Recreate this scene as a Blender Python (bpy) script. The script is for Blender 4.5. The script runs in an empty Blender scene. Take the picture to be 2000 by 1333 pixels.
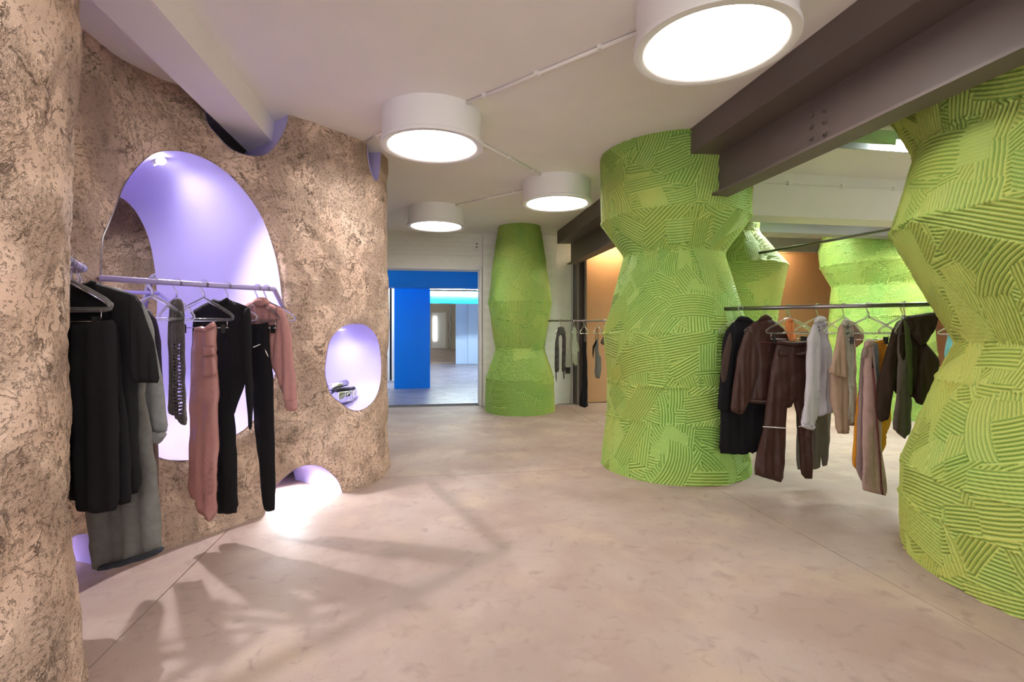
import bpy, bmesh, math, random
import numpy as np
from mathutils import Vector, Matrix
from mathutils.geometry import delaunay_2d_cdt

# ------------------------------------------------------------------ camera, world, exposure
S = bpy.context.scene
H, HOR, FPX = 1.2, 647.0, 1000.0          # eye height, horizon row, focal length in pixels (2000 px wide frame)
cam_d = bpy.data.cameras.new('camera'); cam = bpy.data.objects.new('camera', cam_d)
S.collection.objects.link(cam); S.camera = cam
cam.location = (0, 0, H); cam.rotation_euler = (math.pi / 2, 0, 0)
cam_d.sensor_width = 36.0; cam_d.lens = 18.0; cam_d.shift_y = -(666.5 - HOR) / 2000.0
cam_d.clip_start = 0.02; cam_d.clip_end = 200
W = bpy.data.worlds.new('world'); S.world = W; W.use_nodes = True
W.node_tree.nodes['Background'].inputs[0].default_value = (1.0, 0.96, 0.94, 1)
W.node_tree.nodes['Background'].inputs[1].default_value = 2.3     # fill daylight for the added window behind the viewer
S.view_settings.view_transform = 'Standard'; S.view_settings.look = 'None'
S.view_settings.exposure = 0.74; S.view_settings.gamma = 1.0; S.view_settings.use_curve_mapping = False
LAMP, TUBE, SPOT, BAY = 11.8, 115.0, 1.0, 225.0        # strengths of ceiling drums, tube battens, recessed spots
CEIL = 2.76
cy = S.cycles; cy.max_bounces = 6; cy.diffuse_bounces = 4; cy.glossy_bounces = 3; cy.transmission_bounces = 5; cy.transparent_max_bounces = 6
cy.caustics_reflective = False; cy.caustics_refractive = False; cy.use_adaptive_sampling = True; cy.adaptive_threshold = .08; cy.sample_clamp_indirect = 6
rng = np.random.default_rng(7)

# ------------------------------------------------------------------ helpers
GX, GY = np.array([1, .165]) / math.hypot(1, .165), np.array([-.165, 1]) / math.hypot(1, .165)   # building grid
GANG = math.atan2(.165, 1)
def G(a, b, z=0.0):
    p = GX * a + GY * b
    return (float(p[0]), float(p[1]), z)
def P(px, py, Y): return np.array([(px - 1000) / FPX * Y, Y, H + (HOR - py) / FPX * Y])
COL = S.collection
def link(o, parent=None, label=None, cat=None, group=None, kind=None):
    COL.objects.link(o)
    if parent is not None: o.parent = parent
    if label: o['label'] = label
    if cat: o['category'] = cat
    if group: o['group'] = group
    if kind: o['kind'] = kind
    return o
def mesh(name, verts, faces, m=None, parent=None, smooth=False, **kw):
    me = bpy.data.meshes.new(name)
    me.from_pydata([tuple(map(float, v)) for v in verts], [], [tuple(f) for f in faces]); me.update()
    if m: me.materials.append(m)
    if smooth: me.polygons.foreach_set('use_smooth', [True] * len(me.polygons))
    return link(bpy.data.objects.new(name, me), parent, **kw)
def empty(name, loc=(0, 0, 0), label=None, cat=None, group=None, parent=None):
    o = bpy.data.objects.new(name, None); o.empty_display_size = .05
    link(o, parent, label, cat, group); o.location = loc
    return o
def rel(parent, verts):
    l = np.array(parent.location) if parent is not None else 0
    return [tuple(np.array(v) - l) for v in verts]
class MB:
    def __init__(s): s.v, s.f = [], []
    def add(s, v, f):
        n = len(s.v); s.v += [tuple(map(float, q)) for q in v]; s.f += [tuple(i + n for i in q) for q in f]; return s
    def hexa(s, c):      # 8 corners: bottom ring then top ring
        return s.add(c, [(3, 2, 1, 0), (4, 5, 6, 7), (0, 1, 5, 4), (1, 2, 6, 5), (2, 3, 7, 6), (3, 0, 4, 7)])
    def gbox(s, a0, a1, b0, b1, z0, z1):
        r = [(a0, b0), (a1, b0), (a1, b1), (a0, b1)]
        return s.hexa([G(a, b, z0) for a, b in r] + [G(a, b, z1) for a, b in r])
    def obox(s, c, ex, ey, ez, hx, hy, hz):
        c, ex, ey, ez = map(np.array, (c, ex, ey, ez)); q = []
        for k in (-1, 1):
            for i, j in ((-1, -1), (1, -1), (1, 1), (-1, 1)): q.append(c + ex * hx * i + ey * hy * j + ez * hz * k)
        return s.hexa(q)
    def tube(s, pts, r, n=8, closed=False):
        pts = [np.array(p, float) for p in pts]; m = len(pts); vs, fs = [], []
        up0 = None
        for i, p in enumerate(pts):
            a = pts[(i - 1) % m] if (closed or i > 0) else p
            b = pts[(i + 1) % m] if (closed or i < m - 1) else p
            t = b - a; t /= (np.linalg.norm(t) + 1e-9)
            if up0 is None: up0 = np.array([0, 0, 1.]) if abs(t[2]) < .9 else np.array([1., 0, 0])
            u = up0 - t * (up0 @ t); u /= (np.linalg.norm(u) + 1e-9); w = np.cross(t, u); up0 = u
            rr = r[i] if hasattr(r, '__len__') else r
            for k in range(n):
                an = 2 * math.pi * k / n; vs.append(p + rr * (math.cos(an) * u + math.sin(an) * w))
        L = m if closed else m - 1
        for i in range(L):
            j = (i + 1) % m
            for k in range(n):
                l = (k + 1) % n; fs.append((i * n + k, i * n + l, j * n + l, j * n + k))
        if not closed: fs += [tuple(range(n))[::-1], tuple((m - 1) * n + k for k in range(n))]
        return s.add(vs, fs)
    def lathe(s, c, prof, n=48, axis=None, cap=True):
        c = np.array(c, float); vs, fs = [], []
        for r, z in prof:
            for k in range(n):
                an = 2 * math.pi * k / n; vs.append(c + np.array([r * math.cos(an), r * math.sin(an), z]))
        m = len(prof)
        for i in range(m - 1):
            for k in range(n):
                l = (k + 1) % n; fs.append((i * n + k, i * n + l, (i + 1) * n + l, (i + 1) * n + k))
        if cap: fs += [tuple(range(n))[::-1], tuple((m - 1) * n + k for k in range(n))]
        return s.add(vs, fs)
    def build(s, name, m, parent=None, smooth=False, **kw):
        return mesh(name, rel(parent, s.v) if parent is not None else s.v, s.f, m, parent, smooth, **kw)
def smooth_by_angle(o, deg=35):
    bm = bmesh.new(); bm.from_mesh(o.data); c = math.radians(deg)
    for e in bm.edges:
        if len(e.link_faces) == 2 and e.calc_face_angle(0) > c: e.smooth = False
    for f in bm.faces: f.smooth = True
    bm.to_mesh(o.data); bm.free(); return o
def bevel(o, w=.004, seg=2):
    bm = bmesh.new(); bm.from_mesh(o.data)
    bmesh.ops.bevel(bm, geom=bm.edges[:], offset=w, segments=seg, affect='EDGES', profile=.5)
    bm.to_mesh(o.data); bm.free(); return o

# value noise in numpy
def _h(i, j, k, seed):
    n = (i * 374761393 + j * 668265263 + k * 2147483647 + seed * 974634777) & 0xffffffff
    n = ((n ^ (n >> 13)) * 1274126177) & 0xffffffff
    return ((n ^ (n >> 16)) & 0xffff) / 65535.0
def vnoise(p, seed=0):
    p = np.asarray(p, float); i = np.floor(p).astype(np.int64); f = p - i; f = f * f * (3 - 2 * f); r = 0
    for dx in (0, 1):
        for dy in (0, 1):
            for dz in (0, 1):
                w = (f[:, 0] if dx else 1 - f[:, 0]) * (f[:, 1] if dy else 1 - f[:, 1]) * (f[:, 2] if dz else 1 - f[:, 2])
                r = r + w * _h(i[:, 0] + dx, i[:, 1] + dy, i[:, 2] + dz, seed)
    return r * 2 - 1
def fbm(p, seed=0, oct=4):
    a, s, r = 1., 1., 0
    for k in range(oct): r = r + a * vnoise(np.asarray(p) * s, seed + k * 17); a *= .5; s *= 2.03
    return r

# ------------------------------------------------------------------ materials
def nmat(name):
    m = bpy.data.materials.new(name); m.use_nodes = True
    nt = m.node_tree; b = nt.nodes['Principled BSDF']
    return m, nt, b
def paint(name, col, rough=.6, bump=.0, scale=40, var=.06, metallic=0., spec=.5, sheen=0., trans=0.):
    m, nt, b = nmat(name); N, L = nt.nodes, nt.links
    b.inputs['Roughness'].default_value = rough; b.inputs['Metallic'].default_value = metallic
    b.inputs['Specular IOR Level'].default_value = spec; b.inputs['Sheen Weight'].default_value = sheen
    b.inputs['Transmission Weight'].default_value = trans
    tc = N.new('ShaderNodeTexCoord'); nz = N.new('ShaderNodeTexNoise')
    nz.inputs['Scale'].default_value = scale * .12 if scale > 12 else scale; nz.inputs['Detail'].default_value = 6
    L.new(tc.outputs['Object'], nz.inputs['Vector'])
    mx = N.new('ShaderNodeMix'); mx.data_type = 'RGBA'
    mx.inputs[6].default_value = (*[c * (1 - var * 1.4) for c in col], 1); mx.inputs[7].default_value = (*[min(1, c * (1 + var)) for c in col], 1)
    L.new(nz.outputs['Fac'], mx.inputs[0]); L.new(mx.outputs[2], b.inputs['Base Color'])
    if bump:
        n2 = N.new('ShaderNodeTexNoise'); n2.inputs['Scale'].default_value = scale; n2.inputs['Detail'].default_value = 4
        L.new(tc.outputs['Object'], n2.inputs['Vector'])
        bp = N.new('ShaderNodeBump'); bp.inputs['Strength'].default_value = bump; bp.inputs['Distance'].default_value = .01
        L.new(n2.outputs['Fac'], bp.inputs['Height']); L.new(bp.outputs[0], b.inputs['Normal'])
    return m
def emit(name, col, st):
    m, nt, b = nmat(name)
    b.inputs['Base Color'].default_value = (.8, .8, .8, 1)
    b.inputs['Emission Color'].default_value = (*col, 1); b.inputs['Emission Strength'].default_value = st
    return m
def stucco_mat(name, c0, c1, dark, k=1.0):
    m, nt, b = nmat(name); N, L = nt.nodes, nt.links
    b.inputs['Roughness'].default_value = .92; b.inputs['Specular IOR Level'].default_value = .15
    tc = N.new('ShaderNodeTexCoord')
    def noise(sc, det=6, dist=0., rough=.55, vec=None):
        n = N.new('ShaderNodeTexNoise'); n.inputs['Scale'].default_value = sc; n.inputs['Detail'].default_value = det
        n.inputs['Distortion'].default_value = dist; n.inputs['Roughness'].default_value = rough
        L.new(vec or tc.outputs['Object'], n.inputs['Vector']); return n
    def ramp(src, stops):
        r = N.new('ShaderNodeValToRGB'); e = r.color_ramp.elements
        while len(e) < len(stops): e.new(.5)
        for q, (p, v) in zip(e, stops): q.position = p; q.color = (v, v, v, 1)
        L.new(src, r.inputs[0]); return r.outputs[0]
    def math_(op, a, c):
        q = N.new('ShaderNodeMath'); q.operation = op
        for i, x in enumerate((a, c)):
            if isinstance(x, (int, float)): q.inputs[i].default_value = x
            else: L.new(x, q.inputs[i])
        return q.outputs[0]
    warp = noise(3.2, 2); add = N.new('ShaderNodeMixRGB'); add.blend_type = 'ADD'; add.inputs[0].default_value = .16
    L.new(tc.outputs['Object'], add.inputs[1]); L.new(warp.outputs['Color'], add.inputs[2])
    wv = add.outputs[0]
    big = noise(2.6, 2, .8)
    # smeared plateaus with broken edges: level lines of a warped noise
    lev = noise(3.8, 6, .35, .66, wv)
    edge = ramp(lev.outputs['Fac'], [(.0, 1), (.476, 1), (.497, .0), (.518, 1), (1, 1)])
    lev2 = noise(7.5, 5, .4, .66, wv)
    edge2 = ramp(lev2.outputs['Fac'], [(.0, 1), (.55, 1), (.566, .1), (.59, 1), (1, 1)])
    msk = ramp(noise(4.3, 2).outputs['Fac'], [(.0, 0), (.50, 0), (.64, 1), (1, 1)])
    inv = math_('MULTIPLY', math_('SUBTRACT', 1.0, edge), msk)
    inv2 = math_('MULTIPLY', math_('SUBTRACT', 1.0, edge2), ramp(noise(6.1, 1).outputs['Fac'], [(.0, 0), (.52, 0), (.66, 1), (1, 1)]))
    crack = math_('MULTIPLY', math_('MAXIMUM', inv, inv2), ramp(noise(19, 2).outputs['Fac'], [(0, .1), (.44, .1), (.56, 1), (1, 1)]))
    fine = noise(44, 4, 0, .72)
    pit = ramp(noise(52, 3, 0, .65).outputs['Fac'], [(.0, 0), (.37, 0), (.43, 1), (1, 1)])
    grit_mask = ramp(noise(3.4, 2, 0).outputs['Fac'], [(.0, .15), (.44, .15), (.56, 1), (1, 1)])
    plate = ramp(lev.outputs['Fac'], [(.0, .0), (.48, .25), (.51, .75), (1, 1)])
    h = math_('MULTIPLY', plate, .55)
    h = math_('SUBTRACT', h, math_('MULTIPLY', crack, 1.1))
    h = math_('ADD', h, math_('MULTIPLY', math_('MULTIPLY', fine.outputs['Fac'], grit_mask), 1.3))
    h = math_('ADD', h, math_('MULTIPLY', pit, .45))
    bp = N.new('ShaderNodeBump'); bp.inputs['Strength'].default_value = 1.0; bp.inputs['Distance'].default_value = .030 * k
    L.new(h, bp.inputs['Height']); L.new(bp.outputs[0], b.inputs['Normal'])
    mx = N.new('ShaderNodeMix'); mx.data_type = 'RGBA'; mx.inputs[6].default_value = (*c0, 1); mx.inputs[7].default_value = (*c1, 1)
    L.new(ramp(big.outputs['Fac'], [(.35, 0), (.65, 1)]), mx.inputs[0])
    mx2 = N.new('ShaderNodeMix'); mx2.data_type = 'RGBA'; mx2.inputs[7].default_value = (*dark, 1)
    L.new(mx.outputs[2], mx2.inputs[6])
    d = math_('ADD', math_('MULTIPLY', crack, .65), math_('MULTIPLY', math_('MULTIPLY', math_('SUBTRACT', 1.0, pit), grit_mask), .42))
    L.new(math_('MINIMUM', d, 1.0), mx2.inputs[0]); L.new(mx2.outputs[2], b.inputs['Base Color'])
    return m
def floor_mat(name, c0, c1, c2, rough=.5, sc=1.0):
    m, nt, b = nmat(name); N, L = nt.nodes, nt.links
    geo = N.new('ShaderNodeNewGeometry')
    def noise(s, det, dist=0.):
        n = N.new('ShaderNodeTexNoise'); n.inputs['Scale'].default_value = s * sc; n.inputs['Detail'].default_value = det
        n.inputs['Distortion'].default_value = dist; L.new(geo.outputs['Position'], n.inputs['Vector']); return n
    def ramp(src, a, c):
        r = N.new('ShaderNodeMapRange'); r.inputs[1].default_value = a; r.inputs[2].default_value = c; L.new(src, r.inputs[0]); return r.outputs[0]
    def mix(f, A, B):
        q = N.new('ShaderNodeMix'); q.data_type = 'RGBA'
        for i, x in ((6, A), (7, B)):
            if isinstance(x, tuple): q.inputs[i].default_value = (*x, 1)
            else: L.new(x, q.inputs[i])
        L.new(f, q.inputs[0]); return q.outputs[2]
    A = mix(ramp(noise(1.7, 8, .4).outputs['Fac'], .36, .64), c0, c1)
    B = mix(ramp(noise(1.9, 9, .3).outputs['Fac'], .52, .74), A, c2)
    sp = noise(160, 2); C = mix(ramp(sp.outputs['Fac'], .66, .74), B, tuple(x * .55 for x in c0))
    st = noise(3.1, 9, .5); D = mix(ramp(st.outputs['Fac'], .55, .85), C, tuple(min(1, x * 1.15) for x in c1))
    E = mix(ramp(noise(.75, 7, .5).outputs['Fac'], .50, .74), D, tuple(x * .74 for x in c0))
    E = mix(ramp(noise(11, 8, .8).outputs['Fac'], .56, .80), E, tuple(x * .80 for x in c0))
    L.new(E, b.inputs['Base Color'])
    rr = N.new('ShaderNodeMapRange'); rr.inputs[3].default_value = rough - .12; rr.inputs[4].default_value = rough + .18
    L.new(noise(3, 6).outputs['Fac'], rr.inputs[0]); L.new(rr.outputs[0], b.inputs['Roughness'])
    bp = N.new('ShaderNodeBump'); bp.inputs['Strength'].default_value = .12; bp.inputs['Distance'].default_value = .004
    L.new(noise(60, 6).outputs['Fac'], bp.inputs['Height']); L.new(bp.outputs[0], b.inputs['Normal'])
    b.inputs['Specular IOR Level'].default_value = .35
    return m
def vcol_mat(name, rough=.55):
    m, nt, b = nmat(name); N, L = nt.nodes, nt.links
    a = N.new('ShaderNodeVertexColor'); a.layer_name = 'plaster'
    L.new(a.outputs['Color'], b.inputs['Base Color']); b.inputs['Roughness'].default_value = rough
    b.inputs['Specular IOR Level'].default_value = .35
    tc = N.new('ShaderNodeTexCoord'); n = N.new('ShaderNodeTexNoise'); n.inputs['Scale'].default_value = 70; n.inputs['Detail'].default_value = 5
    L.new(tc.outputs['Object'], n.inputs['Vector'])
    bp = N.new('ShaderNodeBump'); bp.inputs['Strength'].default_value = .35; bp.inputs['Distance'].default_value = .006
    L.new(n.outputs['Fac'], bp.inputs['Height']); L.new(bp.outputs[0], b.inputs['Normal'])
    return m
def cloth(name, col, rough=.85, weave=260, bump=.25, sheen=.05, var=.12, spec=.25, wrinkle=.5):
    m = paint(name, col, rough, bump, weave, var, spec=spec, sheen=sheen); nt = m.node_tree; N, L = nt.nodes, nt.links
    tc = N.new('ShaderNodeTexCoord'); mp = N.new('ShaderNodeMapping'); mp.inputs['Scale'].default_value = (13, 13, 5); L.new(tc.outputs['Object'], mp.inputs['Vector'])
    nz = N.new('ShaderNodeTexNoise'); nz.noise_type = 'RIDGED_MULTIFRACTAL'; nz.inputs['Scale'].default_value = 1.0; nz.inputs['Detail'].default_value = 3; nz.inputs['Distortion'].default_value = .6
    L.new(mp.outputs[0], nz.inputs['Vector'])
    b2 = N.new('ShaderNodeBump'); b2.inputs['Strength'].default_value = wrinkle; b2.inputs['Distance'].default_value = .014; L.new(nz.outputs['Fac'], b2.inputs['Height'])
    b1 = [n for n in N if n.bl_idname == 'ShaderNodeBump' and n != b2][0]; L.new(b2.outputs[0], b1.inputs['Normal'])
    return m

M = {}
M['stucco'] = stucco_mat('tan stucco', (.62, .44, .345), (.72, .535, .43), (.27, .175, .125))
M['ceil'] = paint('ceiling white', (.90, .865, .84), .8, .06, 30, .03)
M['white'] = paint('white paint', (.82, .81, .79), .65, .08, 50, .03)
M['drum'] = paint('white lamp drum', (.86, .85, .85), .5, .0, 30, .02)
M['brick'] = paint('white painted brick', (.88, .86, .83), .6, .25, 60, .05)
M['mortar'] = paint('painted mortar', (.84, .82, .79), .8, .2, 80, .05)
M['lamp'] = emit('lamp diffuser', (1.0, .94, .87), LAMP)
M['tube'] = emit('tube light', (.90, 1.0, .96), TUBE)
M['baytube'] = emit('bay tube light', (.90, 1.0, .95), BAY)
M['beam'] = paint('taupe steel paint', (.140, .108, .098), .5, .05, 30, .06)
M['greybeam'] = paint('grey steel paint', (.36, .36, .38), .5, .05, 30, .05)
M['tan'] = paint('tan wall paint', (.50, .285, .14), .7, .08, 40, .04)
M['lilac'] = paint('lilac paint', (.55, .49, .88), .5, .03, 20, .02)
M['lilac_metal'] = paint('lilac coated metal', (.40, .34, .66), .35, .0, 20, .02, spec=.6)
M['steel'] = paint('brushed dark steel', (.30, .27, .27), .3, .0, 60, .05, metallic=1.)
M['chrome'] = paint('chrome', (.75, .74, .74), .15, .0, 60, .03, metallic=1.)
M['silver'] = paint('silver foil leather', (.78, .77, .80), .22, .5, 45, .06, metallic=1.)
M['black'] = paint('black plastic', (.012, .012, .013), .45, .0, 40, .05)
M['blue'] = paint('saturated blue gloss', (.0, .21, .88), .4, .0, 20, .03, spec=.2)
M['cyan'] = paint('cyan gloss panel', (.0, .48, .88), .2, .0, 20, .03)
M['paleblue'] = paint('pale blue gloss panel', (.45, .60, .86), .12, .0, 20, .03)
M['beige'] = paint('beige wall', (.62, .55, .46), .7, .1, 30, .05)
M['floor'] = floor_mat('pink concrete', (.36, .258, .222), (.415, .325, .285), (.47, .36, .275), .58)
M['joint'] = paint('dark joint', (.10, .08, .07), .9, .2, 60)
M['floor2'] = floor_mat('violet grey floor', (.20, .19, .27), (.28, .27, .36), (.34, .33, .42), .3, 1.5)
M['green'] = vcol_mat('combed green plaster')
def acrylic():
    m, nt, b = nmat('clear acrylic'); b.inputs['Base Color'].default_value = (.96, .97, .98, 1)
    b.inputs['Transmission Weight'].default_value = .92; b.inputs['Roughness'].default_value = .06; b.inputs['IOR'].default_value = 1.35
    return m
M['acrylic'] = acrylic()

# ------------------------------------------------------------------ setting: floor, walls, ceiling
A_E = [-4.54, -1.188, 2.175, 5.5, 9.5]; B_E = [-3.2, -.31, 4.29, 8.213]
floor = MB().gbox(-4.6, 9.6, -3.3, 8.5, -.12, -.012).build('floor', M['joint'], kind='structure', label='pinkish beige concrete floor with thin dark joints')
for i in range(4):
    for j in range(3):
        MB().gbox(A_E[i] + .0025, A_E[i + 1] - .0025, B_E[j] + .0025, B_E[j + 1] - .0025, -.012, 0).build('floor_slab', M['floor'], floor)
MB().gbox(-4.6, 9.6, -3.3, 8.5, CEIL, CEIL + .1).build('ceiling', M['ceil'], kind='structure')
MB().gbox(-4.7, -4.6, -3.3, 8.5, -.01, CEIL).build('wall_left', M['white'], kind='structure')
MB().gbox(9.6, 9.7, -3.3, 8.5, -.01, CEIL).build('wall_right', M['tan'], kind='structure')
MB().gbox(-4.6, -3.2, -3.4, -3.3, -.01, CEIL).gbox(8.2, 9.6, -3.4, -3.3, -.01, CEIL).gbox(-3.2, 8.2, -3.4, -3.3, -.01, .25).gbox(-3.2, 8.2, -3.4, -3.3, 2.55, CEIL).build('wall_front', M['white'], kind='structure')
wf = MB().gbox(-3.2, 8.2, -3.39, -3.31, .25, .31).gbox(-3.2, 8.2, -3.39, -3.31, 2.49, 2.55)  # window added behind the viewer to let in frontal fill light
for k in range(7): wf.gbox(-3.2 + k * 1.89, -3.14 + k * 1.89, -3.39, -3.31, .25, 2.55)
wf.build('fill_window', M['beam'], kind='structure', label='added shop front window behind the viewer for fill daylight')
pl = bpy.data.lights.new('fill_portal', 'AREA'); pl.shape = 'RECTANGLE'; pl.size = 11.4; pl.size_y = 2.3; pl.cycles.is_portal = True
po = link(bpy.data.objects.new('fill_portal', pl)); po.location = G(2.5, -3.28, 1.4); po.rotation_euler = (math.pi / 2, 0, GANG)
wb = MB(); OP0, OP1, OPZ = -1.75, .853, 2.2
wb.gbox(-4.6, OP0, 8.213, 8.45, 0, CEIL); wb.gbox(OP0, OP1, 8.213, 8.45, OPZ, CEIL); wb.gbox(OP1, 2.38, 8.213, 8.45, 0, CEIL)
wall_back = wb.build('wall_back', M['mortar'], kind='structure', label='white painted brick back wall around a wide opening')
# bricks: shared mesh
bk = MB().gbox(-.1065, .1065, 0, .012, -.032, .032); bme = bk.build('brick', M['brick'], wall_back).data
first = bpy.data.objects['brick']; used = [False]
def brick(a, b, z):
    o = first if not used[0] else bpy.data.objects.new('brick', bme)
    if used[0]: link(o, wall_back)
    used[0] = True
    p = G(a, b); o.location = (p[0], p[1], z)
for r in range(5):
    z = 2.44 + r * .0735
    for k in range(-11, 4):
        a = k * .2225 + (.111 if r % 2 else 0) + .05
        if OP0 - .4 < a < OP1 - .12: brick(a, 8.203, z)
pil = MB().gbox(OP1 + .02, 2.08, 8.12, 8.213, 0, CEIL).build('pilaster', M['mortar'], wall_back)
for r in range(37):
    z = .045 + r * .0735
    for a in ((.99 if r % 2 else 1.10), (1.93 if r % 2 else 1.82), (1.2125 if r % 2 else 1.32), (1.71 if r % 2 else 1.60)):
        brick(a, 8.11, z)
MB().gbox(OP0, OP1 + .02, 8.19, 8.215, 2.405, 2.425).build('ledge', M['white'], wall_back)
MB().gbox(OP1 - .03, OP1, 8.16, 8.47, 0, OPZ + .02).gbox(OP0, OP1, 8.16, 8.47, OPZ - .02, OPZ + .02).build('trim_1', M['white'], kind='structure', label='thin white frame lining the opening to the blue room')
for k in (0, 1):
    h = MB().lathe((0, 0, 0), [(.012, 0), (.012, .004)], 12).build('bolt_hole', M['black'], wall_back)
    h.rotation_euler = (math.pi / 2, 0, 0); q = G(.78, 8.201); h.location = (q[0], q[1], 2.60 - k * .05)
MB().gbox(2.55, 9.6, 8.30, 8.45, 0, CEIL).build('wall_tan', M['tan'], kind='structure', label='tan painted back wall behind the green columns')
MB().gbox(2.55, 9.6, 8.285, 8.30, 2.60, 2.62).build('trim_2', M['tan'], kind='structure')
MB().gbox(2.55, 9.6, 8.28, 8.30, 0, .06).build('baseboard_back', M['tan'], kind='structure')
# steel posts and pipes by the tan wall
st = MB(); st.gbox(2.395, 2.43, 8.02, 8.3, 0, 2.4); st.gbox(2.43, 2.52, 8.14, 8.18, 0, 2.4); st.gbox(2.52, 2.555, 8.02, 8.3, 0, 2.4)
st.build('steel_post', M['beam'], label='dark brown steel post at the edge of the tan wall', cat='post')
c = G(2.33, 8.18); MB().tube([(c[0], c[1], 0.0), (c[0], c[1], 2.25), (c[0] + .02, c[1] - .02, 2.32), (c[0] + .10, c[1] - .05, 2.33)], .014, 8).build('wall_pipe', M['white'], smooth=True, label='thin white pipe running up the wall beside the steel post', cat='pipe')
MB().gbox(2.25, 2.33, 8.17, 8.215, .50, .60).build('socket_box', M['black'], label='small black socket box low on the white wall', cat='socket')

# ------------------------------------------------------------------ beams
# white concrete beam top left (runs along the building grid)
d1 = np.array([-.155, 1.]); d1 /= np.linalg.norm(d1)
def beamline(X0, Y0, Y): return X0 + d1[0] / d1[1] * (Y - Y0)
def longbox(name, x0, x1, yref, Y0, Y1, z0, z1, m, slope=-.155, mb=None, **kw):
    f = lambda x, Y: x + slope * (Y - yref)
    c = [(f(x0, Y0), Y0), (f(x1, Y0), Y0), (f(x1, Y1), Y1), (f(x0, Y1), Y1)]
    b = mb or MB(); b.hexa([(x, y, z0) for x, y in c] + [(x, y, z1) for x, y in c])
    return b if mb is not None else b.build(name, m, **kw)
longbox('trim_beam', -1.808, -1.553, 2.411, -3.0, 4.6, 2.591, CEIL, M['ceil'], kind='structure', label='white ceiling beam running into the stucco wall')
# brown steel beam pair
up = longbox('x', 1.355, 1.60, 4.07, -3.0, 8.0, 2.563, CEIL, None, -.165, mb=MB())
up.build('steel_beam', M['beam'], label='upper taupe steel box beam against the ceiling above the green columns', cat='beam')
ib = empty('steel_beam', (1.62, 3.84, 2.25), label='lower taupe steel girder with bolts and wide bottom flange', cat='beam')
FL = 1.56; yr = 3.84
longbox('x', FL, FL + .145, yr, -3, 8.05, 2.245, 2.262, None, -.165, mb=(q := MB())); q.build('bottom_flange', M['beam'], ib)
longbox('x', FL + .06, FL + .08, yr, -3, 8.05, 2.262, 2.563, None, -.165, mb=(q := MB())); q.build('web', M['beam'], ib)
for k, Yb in enumerate((2.90, 3.0)):
    for r in range(3):
        x = FL + .06 - .165 * (Yb - yr)
        p0 = np.array((x + .004, Yb, 2.465 - r * .068 - (.0 if k else .012))); nrm = np.array((-1, -.165, 0)) / 1.0135
        MB().tube([p0, p0 + nrm * .012, p0 + nrm * .0121, p0 + nrm * .026], [.016, .016, .0105, .010], 6).build('bolt', M['beam'], ib)
# crossing beams of the right hand bay (grid direction)
def cross(name, a0, a1, b0, b1, z0, z1, m, **kw): return MB().gbox(a0, a1, b0, b1, z0, z1).build(name, m, **kw)
cross('concrete_beam', 2.38, 9.6, 4.55, 4.85, 2.335, CEIL, M['white'], label='pale concrete cross beam between the green columns', cat='beam')
cross('cross_girder', 2.38, 9.6, 5.75, 5.95, 2.43, CEIL, M['greybeam'], label='grey steel cross girder behind the pale concrete beam', cat='beam')
cross('cross_girder', 2.60, 9.6, 7.7, 7.82, 2.54, CEIL, M['greybeam'], label='grey steel girder above the tan back wall', cat='beam')
cp = empty('ceiling_cable', G(3.5, 4.53, 2.62), label='thin cable run along the top of the pale concrete beam', cat='cable')
MB().tube([G(2.4 + i * .3, 4.535, 2.655 + .006 * math.sin(i * 2.1)) for i in range(20)], .008, 6).build('cable', M['white'], cp, True)
for i in range(6): MB().gbox(2.9 + i * .6, 2.93 + i * .6, 4.52, 4.55, 2.64, 2.675).build('clip', M['white'], cp)

# ------------------------------------------------------------------ ceiling drum lamps
DR, GR, DH = .365, .313, .235
LAMPS = [((.945, 2.40), 'largest and nearest white drum ceiling lamp beside the steel beam'),
         ((-.575, 3.70), 'white drum ceiling lamp nearest the stucco wall, with cable runs on three sides'),
         ((.47, 5.36), 'smaller white drum ceiling lamp hung between the two nearer green columns'),
         ((-.965, 6.52), 'farthest white drum ceiling lamp, above the blue opening'),
         ((-.5, .75), 'added white drum ceiling lamp overhead, out of view, lighting pillar and left floor')]  # extra drum added out of view to brighten pillar and left floor
def drum_lamp(loc, label, CEIL=CEIL):
    e = empty('ceiling_lamp', (loc[0], loc[1], CEIL), label, 'lamp', 'white drum ceiling lamps')
    z0 = CEIL - DH; c = (loc[0], loc[1], 0)
    b = MB(); b.lathe(c, [(DR - .012, CEIL), (DR - .012, z0 + .03), (GR + .01, z0 + .03)], 72, cap=False)
    smooth_by_angle(b.build('drum', M['drum'], e))
    b = MB(); b.lathe(c, [(DR - .012, z0 + .034), (DR, z0 + .030), (DR + .004, z0 + .015), (DR, z0), (GR + .012, z0), (GR, z0 + .008), (GR, z0 + .03)], 72, cap=False)
    smooth_by_angle(b.build('rim', M['drum'], e))
    b = MB(); b.lathe(c, [(GR + .002, z0 + .012), (GR + .002, z0 + .02)], 72)
    b.build('diffuser', M['lamp'], e)
    b = MB(); b.lathe(c, [(DR - .02, CEIL - .008), (DR - .02, CEIL)], 48); b.build('ceiling_plate', M['mortar'], e)
for l, t in LAMPS: drum_lamp(l, t)
def conduit(p, q, label, n=3):
    p, q = np.array(p), np.array(q); d = (q - p) / np.linalg.norm(q - p)
    e = empty('conduit', (p[0], p[1], CEIL - .012), label, 'conduit')
    z = CEIL - .014
    MB().tube([(p[0], p[1], z), (q[0], q[1], z)], .011, 8).build('pipe', M['ceil'], e, True)
    for k in range(n):
        c = p + (q - p) * (k + .6) / n
        MB().obox((c[0], c[1], z + .002), (d[0], d[1], 0), (-d[1], d[0], 0), (0, 0, 1), .012, .018, .014).build('saddle_clip', M['ceil'], e)
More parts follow.
